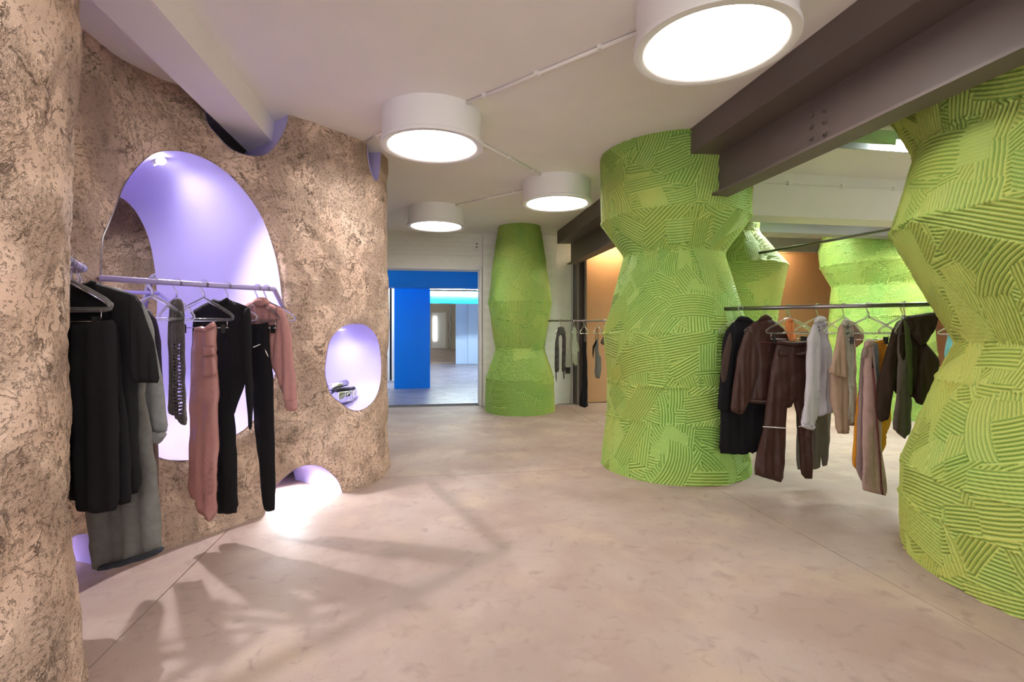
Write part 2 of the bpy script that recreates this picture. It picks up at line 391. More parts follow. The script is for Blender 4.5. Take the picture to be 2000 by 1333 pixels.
def seg(i, j):
    a, b = np.array(LAMPS[i][0]), np.array(LAMPS[j][0]); d = (b - a) / np.linalg.norm(b - a)
    return a + d * (DR - .02), b - d * (DR - .02)
conduit(*seg(0, 1), 'white conduit on the ceiling linking the nearest lamp to the next')
conduit(*seg(1, 2), 'white conduit on the ceiling behind the second lamp towards the third')
conduit(*seg(2, 3), 'white conduit on the ceiling linking the two farthest lamps')
conduit((-.9, 3.87), (-1.19, 4.20), 'short white conduit from the second lamp to the stucco wall', 1)

# ------------------------------------------------------------------ combed green columns
def column(name, label, c, prof, res, arc, seed, lam=.0225, amp=.0135, yellow=.35, tint=(1, 1, 1)):
    r_ = np.random.default_rng(seed)
    c = np.array(c); prof = sorted(prof, key=lambda q: q[1])
    pr = np.array([q[0] for q in prof]); pz = np.array([q[1] for q in prof])
    front = math.atan2(-c[1], -c[0])
    rm = float(pr.mean())
    nf = int(2 * arc * rm / res); th_f = np.linspace(-arc, arc, nf)
    nb = 40; th_b = np.linspace(arc, 2 * math.pi - arc, nb)[1:-1]
    th = np.concatenate([th_f, th_b]); nz = int(pz[-1] / res)
    z = np.linspace(0, pz[-1], nz + 1)
    rr = np.interp(z, pz, pr)
    U, Z = np.meshgrid(th_f * rm, z)                 # stroke domain (front arc)
    yel = np.full(U.shape, yellow * .8); ph = .5 + .5 * np.cos(2 * math.pi * (Z + .02 * np.sin(U * 5)) / lam); hgt = amp * ph; flat = np.zeros(U.shape)
    bands = [(pz[i], pz[i + 1]) for i in range(len(pz) - 1)]
    wob = .010 * fbm(np.stack([U.ravel() * 5, Z.ravel() * 5, np.full(U.size, seed * 1.7)], 1), seed, 3).reshape(U.shape)
    wob2 = .016 * fbm(np.stack([U.ravel() * 11, Z.ravel() * 11, np.full(U.size, seed * 2.9)], 1), seed + 5, 3).reshape(U.shape)
    u0, u1 = U[0, 0], U[0, -1]; du = U[0, 1] - U[0, 0]; dz = z[1] - z[0]
    n_str = int((u1 - u0) * pz[-1] * 4.0 / .055)
    for s in range(n_str):
        cu = r_.uniform(u0, u1); cz = r_.uniform(0, pz[-1])
        bl, bh = [b for b in bands if b[0] <= cz <= b[1]][0]
        L = r_.uniform(.20, .52); Wd = r_.uniform(.12, .24); an = r_.uniform(0, math.pi)
        if r_.random() < .35: an = r_.choice([0, math.pi / 2]) + r_.normal(0, .12)
        kap = r_.normal(0, .55); R = (L + Wd) * .62
        i0, i1 = max(0, int((cz - R) / dz)), min(len(z), int((cz + R) / dz) + 2)
        j0, j1 = max(0, int((cu - R - u0) / du)), min(nf, int((cu + R - u0) / du) + 2)
        if i1 <= i0 or j1 <= j0: continue
        sl = (slice(i0, i1), slice(j0, j1))
        x = (U[sl] - cu) * math.cos(an) + (Z[sl] - cz) * math.sin(an)
        y = -(U[sl] - cu) * math.sin(an) + (Z[sl] - cz) * math.cos(an) - kap * x * x
        m = (np.abs(x + wob2[sl]) < L / 2) & (np.abs(y + wob[sl] * .3) < Wd / 2) & (Z[sl] > bl - .012 + wob[sl]) & (Z[sl] < bh + .012 + wob[sl])
        lm = lam * r_.uniform(.9, 1.12)
        yw = y + wob[sl] * .22
        ridge = .5 + .5 * np.cos(2 * math.pi * yw / lm + r_.uniform(0, 6)); ridge = ridge ** .8
        if r_.random() < .04: ridge = ridge * .15 + .55
        edge = np.clip((Wd / 2 - np.abs(y)) / .012, 0, 1)
        h = amp * (ridge * (.4 + .6 * edge) + .35 * (1 - edge)) + r_.normal(0, .0012)
        hgt[sl] = np.where(m, h, hgt[sl]); yel[sl] = np.where(m, np.clip(r_.normal(yellow, .11), 0, 1), yel[sl])
        ph[sl] = np.where(m, ridge, ph[sl])
    # crumbs between strokes and the rough lip along creases
    cr = fbm(np.stack([U.ravel() * 38, Z.ravel() * 38, np.full(U.size, seed)], 1), seed + 9, 2).reshape(U.shape)
    hgt += .0016 * cr
    for b in pz[1:-1]: hgt += .008 * np.exp(-((Z - b + wob) / .012) ** 2) * np.clip(.55 + cr, 0, 1.4)
    # colours: green valleys, darkened as painted groove shade, yellowish ridges, plus broad yellow stains
    stain = fbm(np.stack([U.ravel() * 1.7, Z.ravel() * 1.7, np.full(U.size, seed + 3.3)], 1), seed + 31, 4).reshape(U.shape)
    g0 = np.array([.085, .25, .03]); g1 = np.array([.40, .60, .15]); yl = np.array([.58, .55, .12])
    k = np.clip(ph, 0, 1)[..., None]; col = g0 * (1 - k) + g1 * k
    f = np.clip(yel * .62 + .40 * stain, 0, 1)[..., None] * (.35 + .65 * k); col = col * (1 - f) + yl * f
    col = col * np.array(tint)
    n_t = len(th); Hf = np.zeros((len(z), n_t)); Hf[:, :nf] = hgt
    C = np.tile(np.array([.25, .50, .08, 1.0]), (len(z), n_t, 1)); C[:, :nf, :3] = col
    low = .010 * fbm(np.stack([np.cos(th)[None, :].repeat(len(z), 0).ravel() * 1.6, np.sin(th)[None, :].repeat(len(z), 0).ravel() * 1.6, np.repeat(z * 1.8, n_t)], 1), seed + 77, 3).reshape(len(z), n_t)
    RR = rr[:, None] + Hf + low
    TH = th[None, :] + front
    V = np.stack([c[0] + RR * np.cos(TH), c[1] + RR * np.sin(TH), np.repeat(z, n_t).reshape(len(z), n_t)], -1).reshape(-1, 3)
    idx = np.arange(len(z) * n_t).reshape(len(z), n_t); nx = np.roll(idx, -1, 1)
    F = np.stack([idx[:-1], nx[:-1], nx[1:], idx[1:]], -1).reshape(-1, 4)
    me = bpy.data.meshes.new(name); nv, nfc = len(V), len(F)
    me.vertices.add(nv); me.vertices.foreach_set('co', (V - np.array([c[0], c[1], 0])).ravel())
    me.loops.add(nfc * 4); me.loops.foreach_set('vertex_index', F.ravel().astype(np.int32))
    me.polygons.add(nfc); me.polygons.foreach_set('loop_start', np.arange(0, nfc * 4, 4, dtype=np.int32))
    me.update(calc_edges=True); me.validate()
    me.polygons.foreach_set('use_smooth', np.ones(nfc, bool))
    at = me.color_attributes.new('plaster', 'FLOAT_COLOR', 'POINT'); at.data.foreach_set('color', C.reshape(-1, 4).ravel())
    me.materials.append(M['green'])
    o = bpy.data.objects.new(name, me); link(o, None, label, 'column', 'combed green plaster columns'); o.location = (c[0], c[1], 0)
    return o
RES = 1.0
COLS = [
 ('green plaster column with one waist, standing in the middle right with the steel beams resting in it', (1.442, 4.573),
  [(.623, 0), (.567, .46), (.563, .75), (.600, 1.18), (.416, 1.87), (.623, 2.17), (.632, CEIL)], .0065, 2.0, 11, .35),
 ('nearest and largest green plaster column, cut off by the right edge', (2.966, 2.44),
  [(.891, 0), (.887, .28), (.873, .47), (.714, .945), (.636, 1.137), (.923, 1.762), (.814, 2.204), (.93, 2.46), (1.0, CEIL)], .0052, 1.75, 23, .80),
 ('slim green plaster column against the white back wall beside the blue opening', (.116, 7.70),
  [(.504, 0), (.495, .50), (.352, .93), (.470, 1.62), (.307, CEIL)], .0085, 1.7, 37, .30),
 ('green plaster column half hidden behind the middle one, with a long rod stuck into its shoulder', (2.54, 5.98),
  [(.56, 0), (.42, .8), (.487, 1.35), (.60, 1.94), (.30, 2.34), (.34, CEIL)], .009, 1.6, 41, .25),
 ('farthest wide green plaster column seen behind the clothes rail against the tan wall', (5.385, 7.52),
  [(.72, 0), (.655, .87), (.613, 1.41), (.573, 1.86), (.72, 2.16), (.747, 2.43), (.666, CEIL)], .0095, 1.6, 53, .3)]
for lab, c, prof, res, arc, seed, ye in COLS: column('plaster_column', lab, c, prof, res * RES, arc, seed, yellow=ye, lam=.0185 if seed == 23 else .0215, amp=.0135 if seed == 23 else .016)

# ------------------------------------------------------------------ stucco wall with openings
def spline(pts, n):
    pts = np.array(pts, float); m = len(pts); out = []
    for i in range(m - 1):
        p0, p1, p2, p3 = pts[max(i - 1, 0)], pts[i], pts[i + 1], pts[min(i + 2, m - 1)]
        for t in np.linspace(0, 1, n, endpoint=False):
            out.append(.5 * ((2 * p1) + (-p0 + p2) * t + (2 * p0 - 5 * p1 + 4 * p2 - p3) * t * t + (-p0 + 3 * p1 - 3 * p2 + p3) * t ** 3))
    out.append(pts[-1]); return np.array(out)
BASE = [(-3.0, 1.3), (-2.38, 2.05), (-2.1, 2.42), (-1.918, 2.74), (-1.787, 2.978), (-1.609, 3.352), (-1.40, 3.62), (-1.20, 3.84), (-1.10, 4.03), (-1.062, 4.3), (-1.105, 4.6), (-1.25, 4.85), (-1.6, 5.0), (-2.6, 5.1)]
TOP = [(-3.1, 1.5), (-2.36, 2.25), (-2.22, 2.62), (-2.24, 2.92), (-2.14, 3.22), (-1.86, 3.49), (-1.611, 3.685), (-1.41, 3.939), (-1.25, 4.16), (-1.145, 4.42), (-1.14, 4.66), (-1.25, 4.9), (-1.6, 5.05), (-2.6, 5.15)]
SB, ST = spline(BASE, 24), spline(TOP, 24)
mid = (SB + ST) / 2; SL = np.concatenate([[0], np.cumsum(np.linalg.norm(np.diff(mid, axis=0), axis=1))]); SMAX = SL[-1]
def wmap(s, z):
    s = np.asarray(s, float); z = np.asarray(z, float); t = np.clip(z / CEIL, 0, 1)[..., None]
    b = np.stack([np.interp(s, SL, SB[:, k]) for k in (0, 1)], -1); q = np.stack([np.interp(s, SL, ST[:, k]) for k in (0, 1)], -1)
    xy = b * (1 - t) + q * t
    return np.concatenate([xy, z[..., None]], -1)
def wnormal(s):
    a, b = wmap(np.asarray(s) - .06, np.full(np.shape(s), 1.3)), wmap(np.asarray(s) + .06, np.full(np.shape(s), 1.3))
    t = b - a; n = np.stack([t[..., 1], -t[..., 0], 0 * t[..., 0]], -1)
    return n / np.linalg.norm(n, axis=-1, keepdims=True)          # outward, into the room
gs, gz = np.meshgrid(np.linspace(0, SL[24 * 10], 420), np.linspace(0, CEIL, 160))
gp = wmap(gs, gz); gpx = 1000 + FPX * gp[..., 0] / gp[..., 1]; gpy = HOR - FPX * (gp[..., 2] - H) / gp[..., 1]
def inv(px, py):
    d = (gpx - px) ** 2 + (gpy - py) ** 2; k = np.unravel_index(np.argmin(d), d.shape); s, z = gs[k], gz[k]
    for _ in range(12):
        def f(s, z):
            p = wmap(np.array(s), np.array(z)); return np.array([1000 + FPX * p[0] / p[1] - px, HOR - FPX * (p[2] - H) / p[1] - py])
        e = 1e-4; f0 = f(s, z); J = np.stack([(f(s + e, z) - f0) / e, (f(s, z + e) - f0) / e], 1)
        try: dx = np.linalg.solve(J, -f0)
        except Exception: break
        s += np.clip(dx[0], -.2, .2); z += np.clip(dx[1], -.2, .2)
    return np.array([s, min(max(z, 0.), CEIL)])
def loop_sz(px, step=.03, closed=True, n=6):
    q = np.array([inv(*p) for p in px])
    if closed: q = np.vstack([q, q[:1]])
    L = np.concatenate([[0], np.cumsum(np.linalg.norm(np.diff(q, axis=0), axis=1))]); m = max(12, int(L[-1] / step))
    # smooth closed curve through the points
    e = np.vstack([q[-3:-1], q, q[1:3]]) if closed else q
    sp = spline(e, n); sp = sp[2 * n: -2 * n] if closed else sp
    L = np.concatenate([[0], np.cumsum(np.linalg.norm(np.diff(sp, axis=0), axis=1))]); t = np.linspace(0, L[-1], m, endpoint=not closed)
    return np.stack([np.interp(t, L, sp[:, k]) for k in (0, 1)], 1)
ARCH = loop_sz([(243, 366), (254, 347), (273, 323), (292, 306), (316, 296), (346, 295), (375, 300), (411, 315), (443, 337), (470, 364), (497, 399), (516, 434), (529, 469), (540, 509), (547, 550), (551, 600), (547, 680), (532, 750), (505, 808), (479, 838), (457, 852), (425, 876), (390, 895), (350, 900), (310, 893), (262, 860), (228, 790), (207, 700), (199, 600), (200, 531), (203, 469), (213, 442), (227, 407)])
OVAL = loop_sz([(636.5, 714), (643, 674), (654, 654), (674, 637), (697, 633), (717, 637), (734, 654), (741, 674), (745, 708), (744, 743), (737, 771), (723, 791), (703, 802), (685, 800), (663, 785), (646, 768), (637, 737)], .018)
def open_loop(px, zend, step=.025):
    q = np.array([inv(*p) for p in px]); q[0, 1] = zend; q[-1, 1] = zend
    sp = spline(q, 8); L = np.concatenate([[0], np.cumsum(np.linalg.norm(np.diff(sp, axis=0), axis=1))]); m = max(10, int(L[-1] / step)); t = np.linspace(0, L[-1], m)
    r = np.stack([np.interp(t, L, sp[:, k]) for k in (0, 1)], 1); r[:, 1] = np.clip(r[:, 1], 0, CEIL); return r
LOWA = open_loop([(518, 1008), (526, 985), (537, 955), (561, 930), (584, 914), (607, 909), (631, 914), (650, 928), (662, 943), (669, 966)], 0)
LOWB = open_loop([(104, 1155), (112, 1100), (135, 1056), (166, 1043), (192, 1052), (212, 1080), (222, 1118)], 0)
NOTA = open_loop([(399, 190), (400, 212), (407, 240), (424, 262), (450, 289), (480, 302), (506, 304), (525, 298), (544, 277), (559, 247), (563, 222)], CEIL)
NOTB = open_loop([(719, 285), (721, 312), (728, 340), (736, 354), (741, 345), (744, 318), (745, 300)], CEIL, .02)
# outer boundary in (s,z), walking along the floor, up, back along the ceiling
def insert(edge_pts, loops):      # edge_pts run with increasing s
    out = []; last = -1
    for p in edge_pts:
        hit = [l for l in loops if l[0][0] - .004 < p[0] < l[-1][0] + .004]
        if hit:
            if last != id(hit[0]): out += [tuple(q) for q in hit[0]]; last = id(hit[0])
        else: out.append(tuple(p))
    return out
STEP = .026
ns = int(SMAX / STEP); ss = np.linspace(0, SMAX, ns)
def incr(l): return l if l[0][0] < l[-1][0] else l[::-1]
bot = insert([(s, 0.) for s in ss], [incr(LOWA), incr(LOWB)]); top_ = insert([(s, CEIL) for s in ss], [incr(NOTA), incr(NOTB)])
side1 = [(SMAX, z) for z in np.linspace(0, CEIL, 60)[1:-1]]; side0 = [(0., z) for z in np.linspace(CEIL, 0, 60)[1:-1]]
outer = bot + side1 + top_[::-1] + side0
def inside(poly, q):
    poly = np.asarray(poly); q = np.asarray(q); r = np.zeros(len(q), bool)
    for (x0, y0), (x1, y1) in zip(poly, np.roll(poly, -1, 0)):
        if y0 == y1: continue
        c_ = ((y0 > q[:, 1]) != (y1 > q[:, 1])); xi = (x1 - x0) * (q[:, 1] - y0) / (y1 - y0) + x0
        r ^= c_ & (q[:, 0] < xi)
    return r
def segdist(poly, q, closed=True):
    poly = np.asarray(poly, float); A = poly if closed else poly[:-1]; B = np.roll(poly, -1, 0) if closed else poly[1:]
    d = np.full(len(q), 9e9)
    for a, b in zip(A, B):
        ab = b - a; t = np.clip(((q - a) @ ab) / (ab @ ab + 1e-12), 0, 1); d = np.minimum(d, np.linalg.norm(q - a - t[:, None] * ab, axis=1))
    return d
def fill(loops, step, jit=.25, seed=1, ring=0):
    """triangulate first loop minus the others -> pts, tris, dist to boundary"""
    r_ = np.random.default_rng(seed); o = np.array(loops[0]); lo, hi = o.min(0), o.max(0)
    X, Y = np.meshgrid(np.arange(lo[0] + step / 2, hi[0], step), np.arange(lo[1] + step / 2, hi[1], step * .87)); X[1::2] += step / 2
    g = np.stack([X.ravel(), Y.ravel()], 1) + r_.uniform(-jit, jit, (X.size, 2)) * step * .5
    k = inside(o, g)
    for h in loops[1:]: k &= ~inside(h, g)
    g = g[k]; d = np.min([segdist(l, g) for l in loops], 0); g = g[d > step * .45]
    if ring:
        o2 = np.array(loops[0]); tg = np.roll(o2, -1, 0) - np.roll(o2, 1, 0); tg /= np.linalg.norm(tg, axis=1, keepdims=True) + 1e-9
        ar_ = np.sum(o2[:, 0] * np.roll(o2[:, 1], -1) - np.roll(o2[:, 0], -1) * o2[:, 1]); nn = np.stack([-tg[:, 1], tg[:, 0]], 1) * (1 if ar_ > 0 else -1)
        rp = o2 + nn * ring; dk = segdist(loops[0], rp); rp = rp[inside(o2, rp) & (dk > ring * .8)]
        dg = segdist(loops[0], g); g = np.vstack([g[dg > ring + step * .5], rp])
    pts = [tuple(p) for p in np.vstack([*map(np.array, loops), g])]; ed, n = [], 0
    for l in loops: m = len(l); ed += [(n + i, n + (i + 1) % m) for i in range(m)]; n += m
    v, e, f, ov, oe, of = delaunay_2d_cdt([Vector(p) for p in pts], ed, [], 0, 1e-6)
    v = np.array([(p.x, p.y) for p in v]); f = np.array([t for t in f if len(t) == 3]); cen = v[f].mean(1)
    k = inside(o, cen)
    for h in loops[1:]: k &= ~inside(h, cen)
    f = f[k]; a = v[f]; ar = (a[:, 1, 0] - a[:, 0, 0]) * (a[:, 2, 1] - a[:, 0, 1]) - (a[:, 1, 1] - a[:, 0, 1]) * (a[:, 2, 0] - a[:, 0, 0])
    f = f[np.abs(ar) > 1e-9]; ar = ar[np.abs(ar) > 1e-9]; f[ar < 0] = f[ar < 0][:, ::-1]
    d = np.min([segdist(l, v) for l in loops], 0)
    return v, f, d
def stucco_disp(p, seed): # relief of hand-thrown plaster
    a = fbm(p * 5.5, seed, 4); b = fbm(p * 2.1 + 9, seed + 3, 3); c_ = fbm(p * 16 + a[:, None] * .6, seed + 8, 3)
    return .013 * b + .010 * a + .006 * c_
sz, tri, dist = fill([outer, ARCH, OVAL], STEP)
wp = wmap(sz[:, 0], sz[:, 1]); wn = wnormal(sz[:, 0])
edge_in = np.min([segdist(ARCH, sz), segdist(OVAL, sz), segdist(LOWA, sz, False), segdist(NOTA, sz, False), segdist(LOWB, sz, False), segdist(NOTB, sz, False)], 0)
wp = wp + wn * (stucco_disp(wp, 5) * np.clip(edge_in / .05, .15, 1) - .012 * np.exp(-(edge_in / .014) ** 2))[:, None]
stw = mesh('wall_stucco', wp, tri, M['stucco'], smooth=True, kind='structure', label='rough tan stucco wall pierced by rounded lilac openings')

# lilac tunnels behind the openings
def tunnel(name, loop, depth, sx, sz_, closed=True, steps=12, cap=False, slide=0., lift=0., wrap=True):
    p = wmap(loop[:, 0], loop[:, 1]); n = -wnormal(np.full(len(loop), loop[:, 0].mean()))      # one inward direction for the whole tunnel
    nn = -wnormal(loop[:, 0]); t = np.array([n[0][1], -n[0][0], 0]); cen = p.mean(0)
    if not closed: cen[2] = 0 if loop[0][1] < .5 else CEIL
    rows = []
    for k in range(steps + 1):
        f = k / steps; e = f ** 1.25
        q = p - cen; al = q @ t; rest = q - al[:, None] * t; rest2 = rest.copy(); rest2[:, 2] *= (1 - (1 - sz_) * e)
        depthwise = (rest[:, :2] @ n[0][:2])
        rest2[:, :2] = depthwise[:, None] * n[0][:2] * (1 - e)
        row = cen + (al * (1 - (1 - sx) * e) + slide * e)[:, None] * t + rest2 + n * depth * f
        row[:, 2] += lift * e
        if k == 0: row = p + nn * .004
        row[:, 2] = np.clip(row[:, 2], 0.001, CEIL - .001)
        rows.append(row)
    N = len(p); V = np.vstack(rows); F = []
    for k in range(steps):
        for i in range(N if closed else N - 1):
            j = (i + 1) % N; F.append((k * N + i, k * N + j, (k + 1) * N + j, (k + 1) * N + i))
    if cap: F.append(tuple(steps * N + i for i in range(N)))
    o = mesh(name, V, F, M['lilac'], stw, True); smooth_by_angle(o, 50)
    return rows, n[0], t
ta, na, tta = tunnel('arch_tunnel', ARCH, .95, .52, .80, slide=-.10)
to, no_, tto = tunnel('oval_niche', OVAL, .48, .52, .80, slide=-.12, lift=-.07)
tl, nl, ttl = tunnel('floor_tunnel', LOWA, .60, .75, .85, closed=False, slide=-.03, cap=False)
tb, nb_, ttb = tunnel('floor_tunnel', LOWB, .70, .9, .9, closed=False)
tn, nn_, ttn = tunnel('beam_notch', NOTA, .55, .9, .9, closed=False)
tm, nm_, ttm = tunnel('beam_notch', NOTB, .45, 1., 1., closed=False)
print('normals', na, tta)

# stucco pillar at the left edge
def pillar():
    c = np.array([-2.0, 1.45]); pr = [(.627, 0), (.603, .194), (.585, .557), (.572, .92), (.567, 1.286), (.5695, 1.467), (.585, 1.92), (.600, 2.14), (.603, 2.38), (.615, CEIL)]
    n, mz = 260, 190; z = np.linspace(0, CEIL, mz); r = np.interp(z, [q[1] for q in pr], [q[0] for q in pr]); th = np.linspace(0, 2 * math.pi, n, endpoint=False)
    V = np.stack([c[0] + r[:, None] * np.cos(th), c[1] + r[:, None] * np.sin(th), np.repeat(z, n).reshape(mz, n)], -1).reshape(-1, 3)
    nr = np.stack([np.tile(np.cos(th), mz), np.tile(np.sin(th), mz), np.zeros(n * mz)], 1)
    V = V + nr * (stucco_disp(V, 61) - .008)[:, None]
    i = np.arange(n * mz).reshape(mz, n); j = np.roll(i, -1, 1); F = np.stack([i[:-1], j[:-1], j[1:], i[1:]], -1).reshape(-1, 4)
    mesh('stucco_pillar', V - np.array([c[0], c[1], 0]), F.tolist(), M['stucco'], None, True, label='rough tan stucco pillar filling the left edge, nearest the viewer', cat='pillar').location = (c[0], c[1], 0)
pillar()
def slab(name, p, q, th, z0, z1, m, **kw):
    p, q = np.array(p, float), np.array(q, float); d = (q - p) / np.linalg.norm(q - p); n = np.array([-d[1], d[0]]) * th
    r = [p, q, q + n, p + n]; return MB().hexa([(*x, z0) for x in r] + [(*x, z1) for x in r]).build(name, m, **kw)
slab('wall_inner', (-4.7, 4.25), (-2.1, 4.62), .1, 0, 2.37, M['stucco'], kind='structure', label='stucco wall of the small lilac room seen through the arch')
ICZ = 2.37
_s = np.linspace(.05, SL[24 * 12], 60); _p = wmap(_s, np.full(60, ICZ + .05)) - wnormal(_s) * .07
_poly = [(q[0], q[1]) for q in _p] + [(-2.7, 5.0), (-5.2, 5.0), (-5.2, 1.2)]; _n = len(_poly)
mesh('ceiling_inner', [(x, y, ICZ) for x, y in _poly] + [(x, y, ICZ + .03) for x, y in _poly], [tuple(range(_n))[::-1], tuple(range(_n, 2 * _n))] + [(i, (i + 1) % _n, _n + (i + 1) % _n, _n + i) for i in range(_n)], M['ceil'], kind='structure')
slab('wall_return', (-4.8, .4), (-3.0, 1.32), .1, 0, CEIL, M['stucco'], kind='structure')
slab('wall_return_back', (-2.55, 5.12), (-5.2, 5.2), .1, 0, CEIL, M['stucco'], kind='structure')

# ------------------------------------------------------------------ recessed spots inside the openings
def spot(name, loc, aim, watts, label, size=2.2, col=(1, .97, 1), r=.028, blend=.5, lens=60, soft=.02):
    loc, aim = np.array(loc, float), np.array(aim, float); d = (aim - loc) / np.linalg.norm(aim - loc)
    e = empty(name, loc, label, 'spotlight')
    MB().tube([loc - d * .05, loc - d * .004], r * 1.15, 16).build('housing', M['drum'], e, True)
    MB().tube([loc - d * .004, loc], r, 16).build('lens', M['lens'], e)
    l = bpy.data.lights.new('spot_beam', 'SPOT'); l.energy = watts * SPOT; l.spot_size = size; l.spot_blend = blend; l.color = col; l.shadow_soft_size = soft
    o = bpy.data.objects.new('spot_beam', l); link(o, e); o.location = d * .012; o.rotation_euler = Vector(d).to_track_quat('-Z', 'Y').to_euler()
    return e
M['lens'] = emit('spot lens', (1, .98, 1), 60)
def tpt(loop, px_i, inward, dz=0, n=None):
    p = wmap(np.array(loop[px_i][0]), np.array(loop[px_i][1])); return p + n * inward + np.array([0, 0, dz])
_c = np.array(ta)[1:7].reshape(-1, 3); _d = (1000 + FPX * _c[:, 0] / _c[:, 1] - 313) ** 2 + (HOR - FPX * (_c[:, 2] - H) / _c[:, 1] - 311) ** 2
sp_hit = _c[int(np.argmin(_d))]; sp_loc = sp_hit * .985 + np.array([0, 0, H]) * .015
spot('recessed_spot', sp_loc, (-.75, 2.45, 0), 95, 'small bright spotlight at the top of the big lilac arch', 1.8, (1, .95, .97), soft=.02)
_q = sp_loc + na * .05 - np.array([0, 0, .01]); spot('recessed_spot', _q, _q + tta * (1 if tta[1] > 0 else -1) * .8 + np.array([0, 0, -.9]), 7, 'added second spotlight head close behind the bright one, washing the arch wall', 2.2, (1, .97, 1), .02, 1., soft=.05)  # extra head added to wash the arch wall with light
ilo = int(np.argmax(LOWA[:, 1])); lo_ = wmap(np.array(LOWA[ilo][0]), np.array(LOWA[ilo][1]))
spot('recessed_spot', lo_ + nl * .32 + np.array([0, 0, -.10]), lo_ + nl * .05 + np.array([0, 0, -.6]), 45, 'hidden spotlight inside the low white floor opening', 2.9, (.96, .97, 1), .02, 1., soft=.05)
iov = int(np.argmax(OVAL[:, 1])); ov = wmap(np.array(OVAL[iov][0]), np.array(OVAL[iov][1]))
spot('recessed_spot', ov + no_ * .20 + np.array([0, 0, -.05]), ov + no_ * .16 + np.array([0, 0, -.9]), 9, 'hidden spotlight at the top of the oval niche', 2.9, (.90, .96, 1), .02, 1., soft=.05)
ilb = int(np.argmax(LOWB[:, 1])); lb = wmap(np.array(LOWB[ilb][0]), np.array(LOWB[ilb][1]))
spot('recessed_spot', lb + nb_ * .45 + np.array([0, 0, -.08]), lb + nb_ * .45 + np.array([0, 0, -.6]), 8, 'hidden spotlight in the low opening behind the hanging denim', 2.8, (.95, .95, 1), .02, 1., soft=.05)
drum_lamp((-3.55, 3.3), 'white drum ceiling lamp of the small lilac room behind the arch', ICZ)
# closing surface of the oval niche and floor tunnel: the lilac lining goes on as a shallow bowl
def bowl(name, row, n, depth, closed=True, grow=1.5):
    row = np.array(row); c = row.mean(0)
    if not closed: c[2] = 0 if c[2] < 1.5 else CEIL
    N = len(row); rows = [row, c + (row - c) * grow + n * .012, c + (row - c) * grow + n * depth * .7, c + (row - c) * grow * .8 + n * depth * .95, c + (row - c) * .02 + n * depth]
    for q in rows: q[:, 2] = np.clip(q[:, 2], .002, CEIL - .002)
    V = np.vstack(rows); F = []
    for k in range(len(rows) - 1):
        for i in range(N if closed else N - 1): j = (i + 1) % N; F.append((k * N + i, k * N + j, (k + 1) * N + j, (k + 1) * N + i))
    o = mesh(name, V, F, M['lilac'], stw, True); smooth_by_angle(o, 40)
bowl('niche_bowl', to[-1], no_, .40); bowl('tunnel_bowl', tl[-1], nl, .40, False); bowl('tunnel_bowl', tb[-1], nb_, .3, False)
bowl('notch_back', tm[-1], nm_, .05, False, 1.0)
_oc = to[-1].mean(0); spot('recessed_spot', _oc + no_ * .2 + np.array([0, 0, .30]), _oc + no_ * .22, 7, 'hidden spotlight in the chamber behind the oval niche', 2.9, (.93, .97, 1), .02, 1., soft=.04)
_lc = tl[-1].mean(0); spot('recessed_spot', np.array([_lc[0], _lc[1], .45]) + nl * .2, np.array([_lc[0], _lc[1], 0]) + nl * .2, 25, 'hidden spotlight in the chamber behind the low white opening', 2.9, (.93, .97, 1), .02, 1., soft=.04)

# ------------------------------------------------------------------ blue room beyond the opening
MB().gbox(-6, 6, 8.5, 40, -.1, 0).build('floor_blue_room', M['floor2'], kind='structure')
MB().gbox(-6, 6, 19.0, 40, 0, .012).build('floor_far', M['floor'], kind='structure')
MB().gbox(-9, 6, 8.45, 40, 3.0, 3.1).build('ceiling_blue_room', M['white'], kind='structure')
MB().gbox(-9, 6, 8.451, 8.55, CEIL, 3.0).build('wall_above', M['white'], kind='structure')
MB().gbox(3.2, 3.3, 8.45, 40, 0, 3.0).build('wall_blue_right', M['white'], kind='structure')
MB().gbox(-9, 6, 39.9, 40, 0, 3.0).build('wall_blue_end', M['white'], kind='structure')
MB().gbox(-4.6, -4.5, 8.45, 40, 0, 3.0).build('wall_blue_left', M['white'], kind='structure')
def gb(px0, px1, Y, z0, z1, th, name, m, **kw):      # box facing the viewer along the grid, at depth Y on its left edge
    x0 = (px0 - 1000) / FPX * Y; a0, b0 = np.dot((x0, Y), GX), np.dot((x0, Y), GY)
    s = (px1 - 1000) / FPX; # solve along GX
    k = (s * Y - x0) / (GX[0] - s * GX[1])
    return MB().gbox(a0, a0 + k, b0, b0 + th, z0, z1).build(name, m, **kw)
gb(640, 985, 9.0, 1.99, 2.6, .3, 'blue_beam', M['blue'], label='glossy blue beam across the top of the opening', cat='beam')
gb(770, 840, 10.6, 0, 2.55, .25, 'blue_pillar', M['blue'], label='broad glossy blue pillar in the room beyond the opening', cat='pillar')
gb(690, 761, 12.2, 0, 3.0, .1, 'wall_blue_room', M['white'], kind='structure')
gb(765, 790, 12.3, 0, 3.0, .1, 'wall_blue_room_2', M['white'], kind='structure')
gb(735, 800, 12.45, 0, 3.0, .05, 'wall_blue_gap', M['black'], kind='structure')
gb(800, 990, 15.5, 2.05, 2.42, .3, 'cyan_beam', M['cyan'], label='cyan glossy bulkhead under the light strip in the blue room', cat='beam')
ls = gb(836, 990, 14.6, 2.40, 2.47, .06, 'light_strip', M['tube'], label='thin white light strip above the cyan bulkhead', cat='light strip')
pp = empty('blue_glass_panel', (-1.8, 18.4, 0), label='pale blue glossy wall panel with a seam, right of the far door', cat='panel')
for a, b in ((890, 913.6), (914, 975)):
    o = gb(a, b, 18.4, 0.01, 2.22, .05, 'panel_sheet', M['paleblue']); o.parent = pp; o.location = tuple(-np.array(pp.location))
